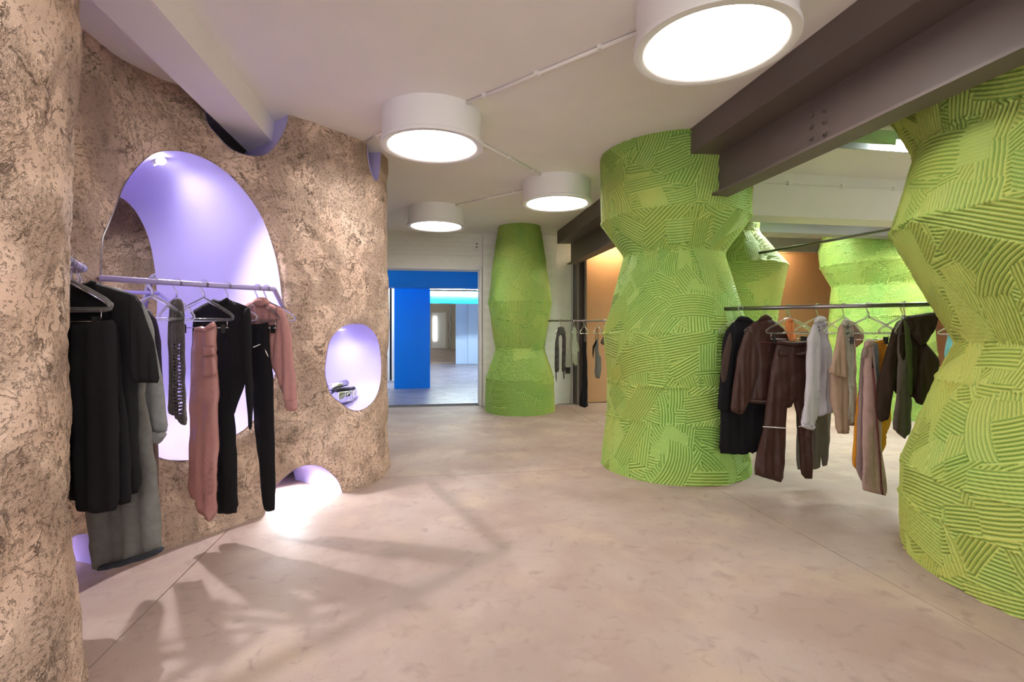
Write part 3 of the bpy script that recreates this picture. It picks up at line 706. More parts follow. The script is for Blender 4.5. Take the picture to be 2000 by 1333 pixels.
gb(700, 1010, 33, 0, 3.0, .2, 'wall_far', M['beige'], kind='structure')
dr = empty('door_1', P(858, 681, 33.68)); dr['kind'] = 'structure'; dr['label'] = 'far beige door with a tall narrow glass slit'
def gbp(*a):
    o = gb(*a); o.parent = dr; o.location = tuple(-np.array(dr.location)); return o
gbp(843, 871, 33.68, 0.05, 2.42, .06, 'door_leaf', M['mortar']); gbp(839, 843.5, 33.64, 0, 2.52, .1, 'frame', M['beige']); gbp(870.5, 874, 33.64, 0, 2.52, .1, 'frame', M['beige']); gbp(839, 874, 33.64, 2.42, 2.52, .1, 'frame', M['beige'])
M['day'] = emit('daylight through glass', (.95, 1, .98), 1.4)
gbp(846.5, 853, 33.6, .55, 2.16, .05, 'glass_slit', M['day'])
pp2 = empty('far_pipe', P(880, 683, 33.9), label='crooked pale pipe on the far wall beside the door', cat='pipe')
MB().tube([P(879 + 1.5 * math.sin(i * 1.3), 600 + i * 6.2, 33.9) for i in range(14)], .05, 6).build('pipe', M['mortar'], pp2, True)
for i, (a, b) in enumerate([(-2.4, 9.9), (-.4, 11.6), (-2.0, 12.8), (-2.2, 21), (-2.6, 27), (-3.2, 31)]):  # unseen battens; the far ones added to brighten the beige room
    e = empty('tube_batten', G(a, b, 2.98), label=['tube light batten on the blue room ceiling nearest the opening', 'tube light batten over the blue room floor', 'tube light batten before the cyan bulkhead', 'added tube light batten behind the cyan bulkhead', 'added tube light batten near the far door', 'added tube light batten right above the far door'][i], cat='lamp')
    MB().gbox(a - .6, a + .6, b - .04, b + .04, 2.94, 3.0).build('housing', M['drum'], e)
    MB().gbox(a - .58, a + .58, b - .03, b + .03, 2.915, 2.94).build('tube', M['tube'], e)

# ------------------------------------------------------------------ tube battens of the right hand bay
def batten(a0, a1, b, z, label, lit=None):
    e = empty('tube_batten', G((a0 + a1) / 2, b, z), label, 'lamp')
    MB().gbox(a0, a1, b - .05, b + .05, z + .03, z + .09).gbox(a0, (lit or a1), b - .058, b - .048, z - .015, z + .09).gbox(a0, a1, b + .048, b + .058, z - .02, z + .09).build('housing', M['greybeam'], e)
    o = MB().tube([G(lit or a0 + .03, b, z + .015), G(a1 - .03, b, z + .015)], .014, 8).build('tube', M['baytube'], e, True)
    for k in range(2): MB().gbox((a0 + a1) / 2 + (-.3 if k else .3) - .01, (a0 + a1) / 2 + (-.3 if k else .3) + .01, b - .01, b + .01, z + .09, CEIL).build('hanger_rod', M['greybeam'], e)
batten(2.95, 3.75, 3.35, 2.60, 'tube light batten beside the head of the nearest green column', 3.44)
batten(4.5, 6.0, 3.3, 2.60, 'added tube light batten hidden behind the nearest green column')  # extra batten added out of view to light the bay
batten(3.4, 5.2, 5.25, 2.62, 'tube light batten behind the pale concrete beam')
batten(3.9, 5.4, 6.6, 2.66, 'tube light batten behind the grey cross girder')
batten(5.9, 7.4, 5.25, 2.62, 'tube light batten far right behind the nearest green column')
M['warmtube'] = emit('warm wash tube', (1, .74, .45), 75)
e = empty('wall_washer', G(4.2, 7.95, 2.66), 'warm wall washer hidden above the tan wall', 'lamp')
MB().gbox(2.7, 3.4, 8.02, 8.10, 2.68, 2.74).build('housing', M['greybeam'], e); MB().gbox(2.72, 3.38, 8.04, 8.08, 2.66, 2.68).build('tube', M['warmtube'], e)
e = empty('wall_washer', G(5.6, 7.95, 2.66), 'warm wall washer between the far green columns', 'lamp')
MB().gbox(4.9, 6.3, 8.02, 8.10, 2.68, 2.74).build('housing', M['greybeam'], e); MB().gbox(4.92, 6.28, 8.04, 8.08, 2.66, 2.68).build('tube', M['warmtube'], e)

# ------------------------------------------------------------------ rails
def rail_fn(p, q, z):
    p, q = np.array(p, float), np.array(q, float)
    def f(px):
        s = (px - 1000) / FPX; d = q - p; k = (s * p[1] - p[0]) / (d[0] - s * d[1]); r = p + d * k
        return np.array([r[0], r[1], z])
    return f
RZ = 1.376; RR_ = rail_fn((1.683, 4.076), (2.756, 3.345), RZ)
a, b = RR_(1405), RR_(1905)
MB().tube([a, b], .0155, 14).build('clothes_rail', M['steel'], smooth=True, label='dark steel clothes rail between the middle and nearest green columns', cat='rail')
MB().tube([(2.61, 5.50, 2.03), (3.44, 3.22, 2.03)], .013, 10).build('steel_rod', M['steel'], smooth=True, label='long thin steel rod high up between two green columns', cat='rod')
FZ = 1.352; FR = rail_fn((.55, 7.62), (1.7, 7.55), FZ)
MB().tube([(.45, 7.63, FZ), (1.75, 7.54, FZ)], .013, 10).build('clothes_rail', M['steel'], smooth=True, label='thin steel clothes rail in the back beside the slim green column', cat='rail')
LZ = 1.453; LR = rail_fn((-1.968, 2.455), (-1.438, 3.083), LZ)
c0, c1 = LR(197), LR(535)
endp = P(551, 597, 3.56)
MB().tube([np.array([c0[0] * 1.12, c0[1] * 1.12, LZ + .03]), c0, c1 - (c1 - c0) / np.linalg.norm(c1 - c0) * .03, c1, c1 + (endp - c1) * .06, endp, endp + (endp - c1) * .08], .0145, 12).build('clothes_rail', M['lilac_metal'], smooth=True, label='lilac metal clothes rail with a bent end across the big arch', cat='rail')
AZ = 1.47; AR = rail_fn((-1.62, 1.83), (-1.86, 2.22), AZ)
MB().tube([(-1.60, 1.80, AZ), (-1.845, 2.20, AZ), (-1.87, 2.235, AZ), (-2.0, 2.30, AZ), (-2.22, 2.36, AZ)], .0145, 12).build('clothes_rail', M['lilac_metal'], smooth=True, label='short lilac metal clothes rail behind the stucco pillar', cat='rail')
IZ = 1.485
MB().tube([P(225, 570, 3.45), P(346, 574, 3.92)], .013, 10).build('clothes_rail', M['lilac_metal'], smooth=True, label='lilac metal clothes rail inside the arch, behind the front rail', cat='rail')

# lilac shelf and hoop in the small room
sh = empty('arched_shelf', P(318, 900, 4.15), label='lilac arched shelf unit in the small room behind the arch', cat='shelf')
MB().tube([P(278, 640, 4.1), P(283, 590, 4.1), P(291, 558, 4.1), P(300, 540, 4.1), P(312, 535, 4.1), P(324, 542, 4.1), P(336, 562, 4.1), P(342, 600, 4.1), P(344, 760, 4.1), P(344, 920, 4.1)], .022, 10).build('hoop', M['lilac_metal'], sh, True)
MB().hexa([P(308, 935, 4.2), P(350, 935, 4.2), P(352, 935, 4.24), P(308, 935, 4.24), P(308, 560, 4.2), P(350, 560, 4.2), P(352, 560, 4.24), P(308, 560, 4.24)]).build('back_panel', M['lilac'], sh)
for y in (606, 670, 740): MB().hexa([P(309, y + 3, 3.98), P(347, y + 3, 3.98), P(347, y + 3, 4.2), P(309, y + 3, 4.2), P(309, y - 2, 3.98), P(347, y - 2, 3.98), P(347, y - 2, 4.2), P(309, y - 2, 4.2)]).build('shelf_board', M['lilac'], sh)

# ------------------------------------------------------------------ garments
M['blackwool'] = cloth('black wool', (.008, .007, .009), .9, 300, .2, 0)
M['blackknit'] = cloth('black jersey', (.009, .008, .010), .9, 240, .2, 0)
M['brownleather'] = cloth('dark brown leather', (.050, .020, .015), .45, 90, .25, 0, .18, .3)
M['brownsuede'] = cloth('brown suede', (.055, .034, .026), .8, 160, .3)
M['bronze'] = cloth('waxed brown canvas', (.038, .022, .013), .65, 60, .5, 0, .25, .2)
M['white_denim'] = cloth('pale lilac white denim', (.52, .50, .54), .8, 260, .3, .1, .06)
M['grey_trouser'] = cloth('grey olive cotton', (.115, .108, .090), .85, 220, .3)
M['beige_cotton'] = cloth('beige pink cotton', (.42, .285, .215), .8, 240, .25)
M['silver_cotton'] = cloth('pale sand satin', (.42, .40, .33), .5, 160, .15)
M['dusty_pink'] = cloth('dusty pink wool', (.46, .305, .285), .8, 240, .2)
M['mauve'] = cloth('mauve shade wool', (.30, .215, .205), .8, 240, .2)
M['maroon'] = cloth('maroon stripe', (.13, .035, .03), .8, 240, .2)
M['orange'] = cloth('orange cotton', (.72, .30, .025), .75, 200, .25)
M['coral'] = cloth('coral orange cotton', (.85, .30, .09), .7, 200, .25)
M['taupe'] = cloth('taupe rib', (.105, .082, .072), .8, 220, .25)
M['olive'] = cloth('olive green rib', (.052, .072, .018), .8, 220, .25)
M['bluegrey'] = cloth('blue grey cotton', (.21, .24, .25), .8, 220, .25)
M['teal'] = cloth('light teal denim', (.13, .33, .36), .8, 220, .3)
M['denim'] = cloth('grey washed denim', (.17, .165, .155), .85, 300, .5, .1, .25)
M['denim_light'] = cloth('light grey denim', (.24, .245, .25), .85, 300, .5, .1, .25)
M['navy'] = cloth('navy hem', (.03, .035, .05), .85, 300, .4)
M['satin_pink'] = cloth('pink satin', (.44, .215, .200), .42, 120, .15, 0, .10, .5)
M['sweat_pink'] = cloth('dusty rose sweat cloth', (.44, .215, .205), .85, 260, .25)
M['furknit'] = cloth('dark grey mohair', (.085, .070, .075), .95, 150, .9, .5, .4)
M['brown_thin'] = cloth('mauve brown cotton', (.16, .10, .095), .8, 240, .2)
M['dark_navy'] = cloth('dark navy jersey', (.022, .018, .035), .8, 240, .2)
M['stripe_grey'] = cloth('charcoal knit', (.085, .08, .075), .9, 120, .6)
M['lace'] = cloth('pale green lace', (.42, .45, .33), .85, 90, .8)
M['grey_jersey'] = cloth('grey jersey', (.15, .15, .145), .85, 200, .3)
M['piping'] = paint('white seam', (.75, .73, .7), .6)

def chaikin(p, it=1, q=.22):
    for _ in range(it):
        n = np.roll(p, -1, 0); p = np.stack([p * (1 - q) + n * q, p * q + n * (1 - q)], 1).reshape(-1, 2)
    return p
def resample(p, st):
    out = []
    for a, b in zip(p, np.roll(p, -1, 0)):
        k = max(1, int(np.linalg.norm(b - a) / st)); out += [a + (b - a) * i / k for i in range(k)]
    return np.array(out)
def sharp(x): y = np.sin(x); return np.sign(y) * np.abs(y) ** 1.0 * .55 + (1 - 2 * np.abs(np.sin(x * .5 + .4))) * .75
def cloth_part(name, px, m, parent, P0, yaw, T=.022, push=0., fold=.008, lam=.09, seed=0, rnd=1, step=None, holes=None, label=None, round_w=.05):
    if round_w == .05: T, round_w, fold = T * .62, .032, fold * 1.35
    e = np.array([math.cos(yaw), math.sin(yaw)]); n = np.array([math.sin(yaw), -math.cos(yaw)])
    if n @ (-P0[:2]) < 0: n = -n
    q = []
    for x, y in px:
        r = np.array([(x - 1000) / FPX, 1.]); t = ((P0[:2] + n * push) @ n) / (r @ n); w = r * t
        q.append(((w - P0[:2]) @ e, H + (HOR - y) / FPX * t))
    q = np.array(q)
    # remove degenerate duplicates
    q = q[np.linalg.norm(q - np.roll(q, 1, 0), axis=1) > 1e-4]
    if rnd: q = chaikin(q, rnd, .14)
    size = (q.max(0) - q.min(0)); st = step or float(np.clip(size.max() / 46, .008, .02))
    lp = resample(q, st)
    v, f, d = fill([lp], st, .2, seed + 3, min(.006, T * .5))
    bnd = d < 1e-5
    prof = T * np.sqrt(np.clip(1 - (1 - np.clip(d / round_w, 0, 1)) ** 2, 0, 1))
    top = q[:, 1].max(); hgt = size[1] + 1e-6; dn = np.clip((top - v[:, 1]) / hgt, 0, 1)
    ph = seed * 1.7
    nz = vnoise(np.stack([v[:, 0] * 7, v[:, 1] * 2.4, np.full(len(v), seed * 3.1)], 1), seed + 11)
    F = fold * (.25 + .75 * dn) * (sharp(2 * math.pi * v[:, 0] / lam + ph + 1.6 * nz) + .5 * np.sin(2 * math.pi * v[:, 0] / (lam * .53) + 2.1 * ph + 2 * nz + v[:, 1] * 3))
    F = F + .5 * fold * vnoise(np.stack([v[:, 0] * 14, v[:, 1] * 14, np.full(len(v), seed)], 1), seed + 5)
    if holes is not None:
        cen = v[f].mean(1); keep = ~holes(cen, q); f = f[keep]
    def w3(h): xy = P0[:2][None] + e[None] * v[:, :1] + n[None] * (push + h)[:, None]; return np.concatenate([xy, v[:, 1:2]], 1)
    A, B = w3(F + prof), w3(F - prof * .8); idx = np.arange(len(v)); mp = np.where(bnd, idx, -1); inn = np.where(~bnd)[0]; mp[inn] = len(v) + np.arange(len(inn))
    V = np.vstack([A, B[inn]]); Fc = [tuple(t) for t in f] + [tuple(mp[t][::-1]) for t in f]
    o = mesh(name, rel(parent, V), Fc, m, parent, True)
    if label: o['label'] = label
    return o
def garment(name, label, cat, P0, yaw, parts, group=None):
    """hangs below P0 on its rail; parts: dicts for cloth_part"""
    e = empty(name, (P0[0], P0[1], P0[2] - .1), label, cat, group); made = {}
    for i, p in enumerate(parts):
        p = dict(p); par = e; nm = p.pop('name'); px = p.pop('px'); m = M[p.pop('m')]
        made[nm] = cloth_part(nm, px, m, e, P0, yaw, seed=p.pop('seed', (hash_(label) + i * 7) % 97), **p)
    return e
def hash_(s): return sum((i + 1) * ord(ch) for i, ch in enumerate(s)) % 997
def hanger(P0, yaw, label, w=.36, clips=False, group='clear acrylic clothes hangers', thick=.0055, drop=.0, metal=False):
    ex = np.array([math.cos(yaw), math.sin(yaw), 0]); z = np.array([0, 0, 1.]); m = M['chrome'] if metal else M['acrylic']
    e = empty('clothes_hanger', P0, label, 'hanger', group)
    r = .0215 if not drop else .018
    hk = [P0 + r * (math.cos(a) * ex + math.sin(a) * z) for a in np.linspace(math.radians(-35), math.radians(200), 12)]
    hk = hk + [P0 - ex * .012 - z * .028, P0 - z * .05, P0 - z * .075]
    MB().tube(hk, thick * .8, 6).build('hook', m, e, True)
    a = P0 - z * .075
    tri_ = [a, a + ex * w * .25 - z * .042, a + ex * w * .44 - z * .080, a + ex * w * .5 - z * .097, a + ex * w * .49 - z * .112, a + ex * w * .45 - z * .116,
            a - ex * w * .45 - z * .116, a - ex * w * .49 - z * .112, a - ex * w * .5 - z * .097, a - ex * w * .44 - z * .080, a - ex * w * .25 - z * .042]
    MB().tube(tri_, thick * 1.25, 8, True).build('frame', m, e, True)
    if clips:
        zc = -.16
        bar = MB().tube([a + ex * w * .42 + z * zc, a - ex * w * .42 + z * zc], .0022, 6); bar.tube([a + ex * w * .40 + z * zc, a + ex * w * .40 - z * .116], .002, 5); bar.tube([a - ex * w * .40 + z * zc, a - ex * w * .40 - z * .116], .002, 5)
        bar.build('clip_bar', M['chrome'], e, True)
        for s in (-1, 1):
            c = a + ex * w * .34 * s + z * (zc - .006); ny = np.array([-ex[1], ex[0], 0])
            b = MB(); b.obox(c + ny * .006, ex, ny, z, .009, .003, .024); b.obox(c - ny * .006, ex, ny, z, .009, .003, .024); b.tube([c - ny * .01, c + ny * .01], .004, 6)
            b.build('clip', M['black'], e)
    return e
D = math.radians
# --- right hand rail, back to front
RY = D(8)
def RP(px): return RR_(px)
p = RP(1447) * np.array([.985, .985, 1]); hanger(p, RY, 'clear hanger under the black coat at the column end of the rail')
garment('coat', 'black coat with brown sleeve patch at the column end of the steel rail', 'coat', p, RY, [
 dict(name='body', m='blackwool', px=[(1433, 630), (1440, 622), (1448, 618), (1462, 621), (1472, 627), (1500, 648), (1504, 700), (1496, 800), (1491, 876), (1468, 887), (1466, 884), (1458, 889), (1430, 888), (1404, 886), (1407, 803), (1412, 720), (1416, 660)], T=.03, fold=.010, lam=.07),
 dict(name='sleeve', m='blackwool', px=[(1433, 628), (1418, 645), (1411, 667), (1407, 736), (1400, 799), (1412, 803), (1425, 804), (1431, 740), (1436, 680), (1440, 645)], T=.028, push=.035, fold=.004),
 dict(name='sleeve_patch', m='brownsuede', px=[(1427, 648), (1430, 673), (1424, 711), (1418, 746), (1410, 749), (1407, 730), (1411, 695), (1420, 660)], T=.012, push=.056, fold=.003, label='dark brown suede patch', round_w=.02),
 dict(name='collar', m='blackwool', px=[(1436, 627), (1441, 620), (1449, 617), (1463, 620), (1473, 628), (1464, 631), (1450, 628)], T=.018, push=.025, fold=.002)])
p = RP(1497); hanger(p, RY, 'clear hanger under the brown leather jacket')
garment('leather_jacket', 'dark brown leather jacket with snap cuff, between the black coat and the leather trousers', 'jacket', p, RY, [
 dict(name='body', m='brownleather', px=[(1460, 638), (1472, 630), (1484, 624), (1495, 620), (1508, 624), (1526, 637), (1540, 656), (1546, 720), (1544, 788), (1500, 788), (1463, 786), (1474, 740), (1478, 700), (1468, 665)], T=.035, fold=.008, lam=.12),
 dict(name='sleeve', m='brownleather', px=[(1462, 636), (1451, 658), (1441, 692), (1432, 749), (1425, 802), (1436, 808), (1448, 811), (1457, 797), (1466, 778), (1482, 717), (1479, 690), (1473, 655)], T=.032, push=.045, fold=.005),
 dict(name='collar', m='brownleather', px=[(1480, 626), (1485, 620), (1495, 614), (1503, 617), (1509, 622), (1507, 627), (1494, 624)], T=.016, push=.03, fold=.001),
 dict(name='yoke_seam', m='maroon', px=[(1474, 667), (1500, 668), (1516, 671), (1516, 672.5), (1500, 669.5), (1474, 668.5)], T=.004, push=.042, fold=.0, rnd=0, round_w=.004),
 dict(name='hem_band', m='brownleather', px=[(1463, 780), (1490, 783), (1544, 782), (1544, 789), (1490, 790), (1461, 787)], T=.018, push=.026, fold=.002, round_w=.02),
 dict(name='snap', m='black', px=[(1443.5, 803), (1446.5, 803), (1446.5, 806), (1443.5, 806)], T=.006, push=.072, fold=0, round_w=.006)])
p = RP(1543); hanger(p, RY - D(6), 'clear clip hanger holding the brown leather trousers', .36, True)
garment('leather_trousers', 'dark brown flared leather trousers with flap pockets and a pale knee seam', 'trousers', p, RY - D(6), [
 dict(name='body', m='brownleather', px=[(1518, 664), (1550, 669), (1582, 666), (1586, 720), (1587, 812), (1586, 935), (1574, 937), (1563, 925), (1562, 875), (1556, 812), (1550, 784), (1546, 796), (1537, 799), (1534, 875), (1530, 944), (1500, 936), (1471, 927), (1490, 837), (1503, 736), (1512, 690)], T=.036, fold=.010, lam=.11),
 dict(name='waistband', m='brownleather', px=[(1517, 663), (1550, 668), (1583, 665), (1584, 674), (1550, 678), (1516, 673)], T=.018, push=.026, fold=.002, round_w=.015),
 dict(name='pocket_flap', m='brownleather', px=[(1521, 683), (1538, 690), (1541, 696), (1522, 696)], T=.010, push=.042, fold=.001, round_w=.012),
 dict(name='pocket_flap', m='brownleather', px=[(1552, 691), (1577, 686), (1578, 696), (1557, 696)], T=.010, push=.042, fold=.001, round_w=.012),
 dict(name='knee_seam', m='piping', px=[(1490, 833), (1512, 834), (1537, 836), (1537, 838), (1512, 836.5), (1489.5, 835)], T=.005, push=.042, fold=.004, rnd=0, round_w=.004),
 dict(name='knee_seam', m='piping', px=[(1560, 833), (1566, 832), (1566, 834), (1560, 835)], T=.005, push=.036, fold=.002, rnd=0, round_w=.004)])
p = RP(1541) + np.array([.0, .06, 0])
garment('camisole', 'small coral orange top hanging behind the clip hanger of the leather trousers', 'top', p, RY, [
 dict(name='body', m='coral', px=[(1540, 621), (1548, 622), (1551, 640), (1556, 667), (1542, 668), (1536, 650), (1533, 638), (1536, 628)], T=.018, push=-.02, fold=.006, lam=.05),
 dict(name='collar', m='coral', px=[(1539, 622), (1544, 619), (1551, 624), (1549, 630), (1540, 629)], T=.012, push=.0, fold=.002, round_w=.015)])
p = RP(1560) + np.array([0, .15, 0]); hanger(p, RY, 'clear clip hanger with the grey olive trousers behind the white jacket', .36, True)
garment('cotton_trousers', 'grey olive trousers hanging behind the white denim jacket', 'trousers', p, RY, [
 dict(name='body', m='grey_trouser', px=[(1558, 668), (1590, 670), (1619, 667), (1622, 740), (1623, 812), (1620, 906), (1607, 913), (1603.5, 890), (1602, 917), (1578, 918), (1556, 918), (1557, 800)], T=.03, fold=.010, lam=.09)])
p = RP(1597); hanger(p, RY, 'clear hanger sticking out of the white denim jacket')
garment('denim_jacket', 'pale lilac-white denim jacket with black snaps, turned sideways', 'jacket', p, RY + D(6), [
 dict(name='body', m='white_denim', px=[(1589, 634), (1597, 625), (1610, 627), (1615, 645), (1619, 664), (1623, 692), (1622, 736), (1624, 806), (1612, 811), (1598, 815), (1594, 760), (1594, 690)], T=.045, fold=.012, lam=.06),
 dict(name='sleeve', m='white_denim', px=[(1590, 632), (1582, 650), (1577, 662), (1578, 680), (1575, 736), (1570, 790), (1566, 833), (1577, 838), (1588, 840), (1594, 822), (1597, 800), (1602, 717), (1601, 670), (1597, 640)], T=.035, push=.06, fold=.008, lam=.05),
 dict(name='cuff', m='white_denim', px=[(1567, 826), (1580, 831), (1592, 832), (1588, 841), (1577, 839), (1565.5, 834)], T=.022, push=.082, fold=.001, round_w=.02),
 dict(name='collar', m='white_denim', px=[(1589, 632), (1592, 622), (1600, 617), (1610, 619), (1613, 626), (1606, 632), (1597, 630)], T=.026, push=.05, fold=.003, round_w=.03),
 dict(name='snap', m='black', px=[(1597.5, 638), (1600, 638), (1600, 641), (1597.5, 641)], T=.006, push=.10, fold=0, round_w=.006),
 dict(name='snap', m='black', px=[(1599.5, 644), (1602, 644), (1602, 647), (1599.5, 647)], T=.006, push=.10, fold=0, round_w=.006),
 dict(name='snap', m='black', px=[(1584, 833), (1587, 833), (1587, 836), (1584, 836)], T=.006, push=.10, fold=0, round_w=.006)])
p = RP(1648); hanger(p, RY + D(10), 'clear hanger under the beige two-tone shirt')
garment('shirt', 'beige short-sleeved shirt with a pale satin front panel and layered long hem', 'shirt', p, RY + D(6), [
 dict(name='body', m='beige_cotton', px=[(1641, 634), (1648, 627), (1657, 626), (1664, 640), (1668, 670), (1671, 717), (1671, 790), (1670, 833), (1658, 832), (1657, 848), (1645, 848), (1634, 847), (1624, 777), (1624, 735), (1630, 690)], T=.04, fold=.010, lam=.07),
 dict(name='front_panel', m='silver_cotton', px=[(1645, 634), (1652, 629), (1658, 629), (1664, 650), (1668, 700), (1669, 828), (1659, 830), (1657, 760), (1650, 690)], T=.024, push=.03, fold=.010, lam=.035, label='pale satin front panel'),
 dict(name='sleeve', m='beige_cotton', px=[(1642, 631), (1636, 655), (1630, 686), (1619, 727), (1626, 733), (1640, 736), (1655, 743), (1656, 715), (1650, 670), (1647, 640)], T=.03, push=.05, fold=.006),
 dict(name='sleeve', m='beige_cotton', px=[(1658, 626), (1665, 629), (1676, 641), (1687, 655), (1683, 672), (1671, 680), (1666, 660)], T=.026, push=-.04, fold=.004),
 dict(name='collar', m='silver_cotton', px=[(1643, 633), (1647, 624), (1654, 622), (1660, 626), (1658, 634), (1651, 640), (1646, 638)], T=.016, push=.055, fold=.001, round_w=.02)])
p = RP(1722) + np.array([-.02, .10, 0]); hanger(p, RY - D(10), 'clear clip hanger holding the orange trousers', .34, True)
garment('orange_trousers', 'orange trousers hanging behind the long pink trousers', 'trousers', p, RY, [
 dict(name='body', m='orange', px=[(1692, 668), (1712, 666), (1720, 662), (1731, 662), (1736, 740), (1741, 820), (1734, 845), (1725, 886), (1706, 888), (1700, 830), (1690, 860), (1673, 918), (1665, 911), (1671, 809), (1682, 730)], T=.03, fold=.010, lam=.06)])
p = RP(1712) + np.array([-.01, .05, 0])
garment('grey_blouse', 'narrow blue grey top squeezed between the pink and orange trousers', 'top', p, RY, [
 dict(name='body', m='bluegrey', px=[(1702, 668), (1709, 669), (1714, 672), (1717, 700), (1719, 742), (1713, 752), (1706, 745)], T=.02, fold=.006, lam=.04)])
p = RP(1697); hanger(p, RY - D(26), 'clear clip hanger holding the long dusty pink trousers', .30, True)
garment('pink_trousers', 'long dusty pink wide-leg trousers with a maroon side stripe', 'trousers', p, RY, [
 dict(name='body', m='dusty_pink', px=[(1689, 668), (1697, 664), (1705, 665), (1709, 717), (1718, 812), (1726, 900), (1730, 969), (1708, 964), (1684, 958), (1685, 860), (1687, 760), (1688, 700)], T=.032, fold=.008, lam=.06, push=.02),
 dict(name='side_stripe', m='maroon', px=[(1703, 690), (1706, 720), (1714, 812), (1721, 900), (1725.5, 968), (1722, 967.5), (1717.5, 900), (1711, 812), (1704, 730)], T=.010, push=.050, fold=.006, lam=.06, round_w=.012, label='maroon side stripe'),
 dict(name='back_leg', m='mauve', px=[(1683, 684), (1690, 676), (1692, 740), (1689, 860), (1687, 945), (1681, 938), (1673, 916), (1674, 843), (1679, 736)], T=.026, push=-.02, fold=.006),
 dict(name='waistband', m='dusty_pink', px=[(1688, 668), (1697, 663), (1706, 664), (1707, 676), (1697, 677), (1688, 680)], T=.018, push=.04, fold=.001, round_w=.018),
 dict(name='pocket', m='mauve', px=[(1683, 690), (1688, 676), (1696, 684), (1693, 698), (1684, 700)], T=.012, push=.036, fold=.001, round_w=.015)])
p = RP(1770) + np.array([.02, .06, 0]); hanger(p, RY, 'clear hanger under the hooded jacket at the right end of the steel rail')
garment('hooded_jacket', 'dark brown waxed jacket with a large hood beside the nearest green column', 'jacket', p, RY - D(20), [
 dict(name='body', m='bronze', px=[(1744, 645), (1752, 628), (1768, 620), (1800, 640), (1812, 676), (1806, 740), (1796, 785), (1781, 776), (1766, 772), (1750, 770), (1744, 760), (1738, 700)], T=.05, fold=.012, lam=.09),
 dict(name='sleeve', m='bronze', px=[(1752, 628), (1741, 648), (1736, 667), (1723, 711), (1714, 749), (1711, 799), (1716, 820), (1722, 825), (1736, 820), (1741, 780), (1748, 755), (1753, 700), (1754, 650)], T=.04, push=.05, fold=.008),
 dict(name='sleeve', m='bronze', px=[(1806, 668), (1818, 680), (1834, 702), (1835, 714), (1824, 761), (1812, 782), (1802, 793), (1790, 788), (1784, 775), (1792, 730), (1798, 690)], T=.045, push=.03, fold=.008),
 dict(name='hood', m='bronze', px=[(1768, 618), (1790, 615), (1815, 611), (1831, 610), (1834, 618), (1824, 648), (1808, 672), (1796, 678), (1780, 660), (1770, 640)], T=.045, push=.045, fold=.008)])
p = RP(1766) + np.array([-.02, -.03, 0]); hanger(p, RY + D(25), 'clear hanger with the taupe tank top, in front of the hooded jacket', .30)
garment('tank_top', 'taupe and olive tank top hanging in front of the hooded jacket', 'top', p, RY, [
 dict(name='body', m='taupe', px=[(1757, 632), (1761, 632), (1759, 660), (1758, 690), (1763, 706), (1769, 700), (1772, 680), (1775, 700), (1780, 720), (1779, 800), (1778, 847), (1767, 859), (1755, 848), (1745, 838), (1751, 761), (1754, 700), (1754, 655)], T=.026, push=.04, fold=.008, lam=.05),
 dict(name='olive_panel', m='olive', px=[(1764, 628), (1769, 626), (1776, 645), (1781, 672), (1782, 760), (1779, 780), (1774, 760), (1771, 700), (1767, 660)], T=.02, push=.055, fold=.006, lam=.05, label='olive green panel')])
# teal garment glimpsed behind the nearest column
p = np.array([4.35, 4.95, 1.36])
MB().tube([(4.27, 4.97, 1.36), (6.2, 4.6, 1.36), (6.2, 4.6, 0)], .014, 10).build('clothes_rail', M['steel'], smooth=True, label='clothes rail mostly hidden behind the nearest green column', cat='rail')
hanger(p, D(-40), 'clear hanger with the teal denim piece behind the nearest column')
garment('teal_shirt', 'light teal denim shirt peeking out behind the nearest green column', 'shirt', p, D(-42), [
 dict(name='body', m='teal', px=[(1852, 650), (1858, 637), (1868, 631), (1890, 640), (1905, 680), (1900, 740), (1858, 745), (1852, 705), (1846, 706), (1844, 690)], T=.035, fold=.01, lam=.09)])

# --- back rail
FY = D(20)
def FP(px): return FR(px)
fg = 'small hangers on the back rail'
p = FP(1095); hanger(p, FY, 'metal hanger with the striped knit on the back rail', .16, group=fg, metal=True)
ks = garment('striped_knit', 'charcoal striped knit scarf looped over a hanger on the back rail', 'scarf', p, FY, [
 dict(name='loop', m='stripe_grey', px=[(1089, 640), (1095, 638), (1101, 639), (1105, 655), (1105, 690), (1104, 727), (1097, 727), (1098, 690), (1098, 657), (1094.5, 654), (1091, 659), (1092, 690), (1092, 727), (1083.5, 728), (1084, 671), (1087, 655)], T=.03, fold=.006, round_w=.03)])
for i, (x0, x1, ys) in enumerate(((1083.5, 1092, (678, 692, 706, 718)), (1097.5, 1105, (672, 686, 702, 716)))):
    for y in ys: cloth_part('stripe', [(x0, y + 5), (x1, y), (x1, y + 3), (x0, y + 8)], M['black'], ks, p, FY, T=.012, push=.024, fold=0, rnd=0, round_w=.01)
for x in (1086, 1101): cloth_part('tassel', [(x - 1.2, 727), (x + 1.2, 727), (x + 1.6, 740), (x, 749 if x < 1090 else 742), (x - 1, 738)], M['stripe_grey'], ks, p, FY, T=.01, fold=.002, round_w=.01)
p = FP(1122); hanger(p, FY + D(30), 'metal hanger with the lace top on the back rail', .14, group=fg, metal=True)
garment('lace_top', 'pale green lace top on the back rail in front of the steel post', 'top', p, FY, [dict(name='body', m='lace', px=[(1120, 640), (1125, 641), (1126, 658), (1129, 672), (1132, 684), (1128, 690), (1127, 714), (1123, 716), (1118, 708), (1116, 678), (1118, 655)], T=.03, fold=.014, lam=.05)])
p = FP(1141); hanger(p, FY, 'metal hanger with the long black dress on the back rail', .14, group=fg, metal=True)
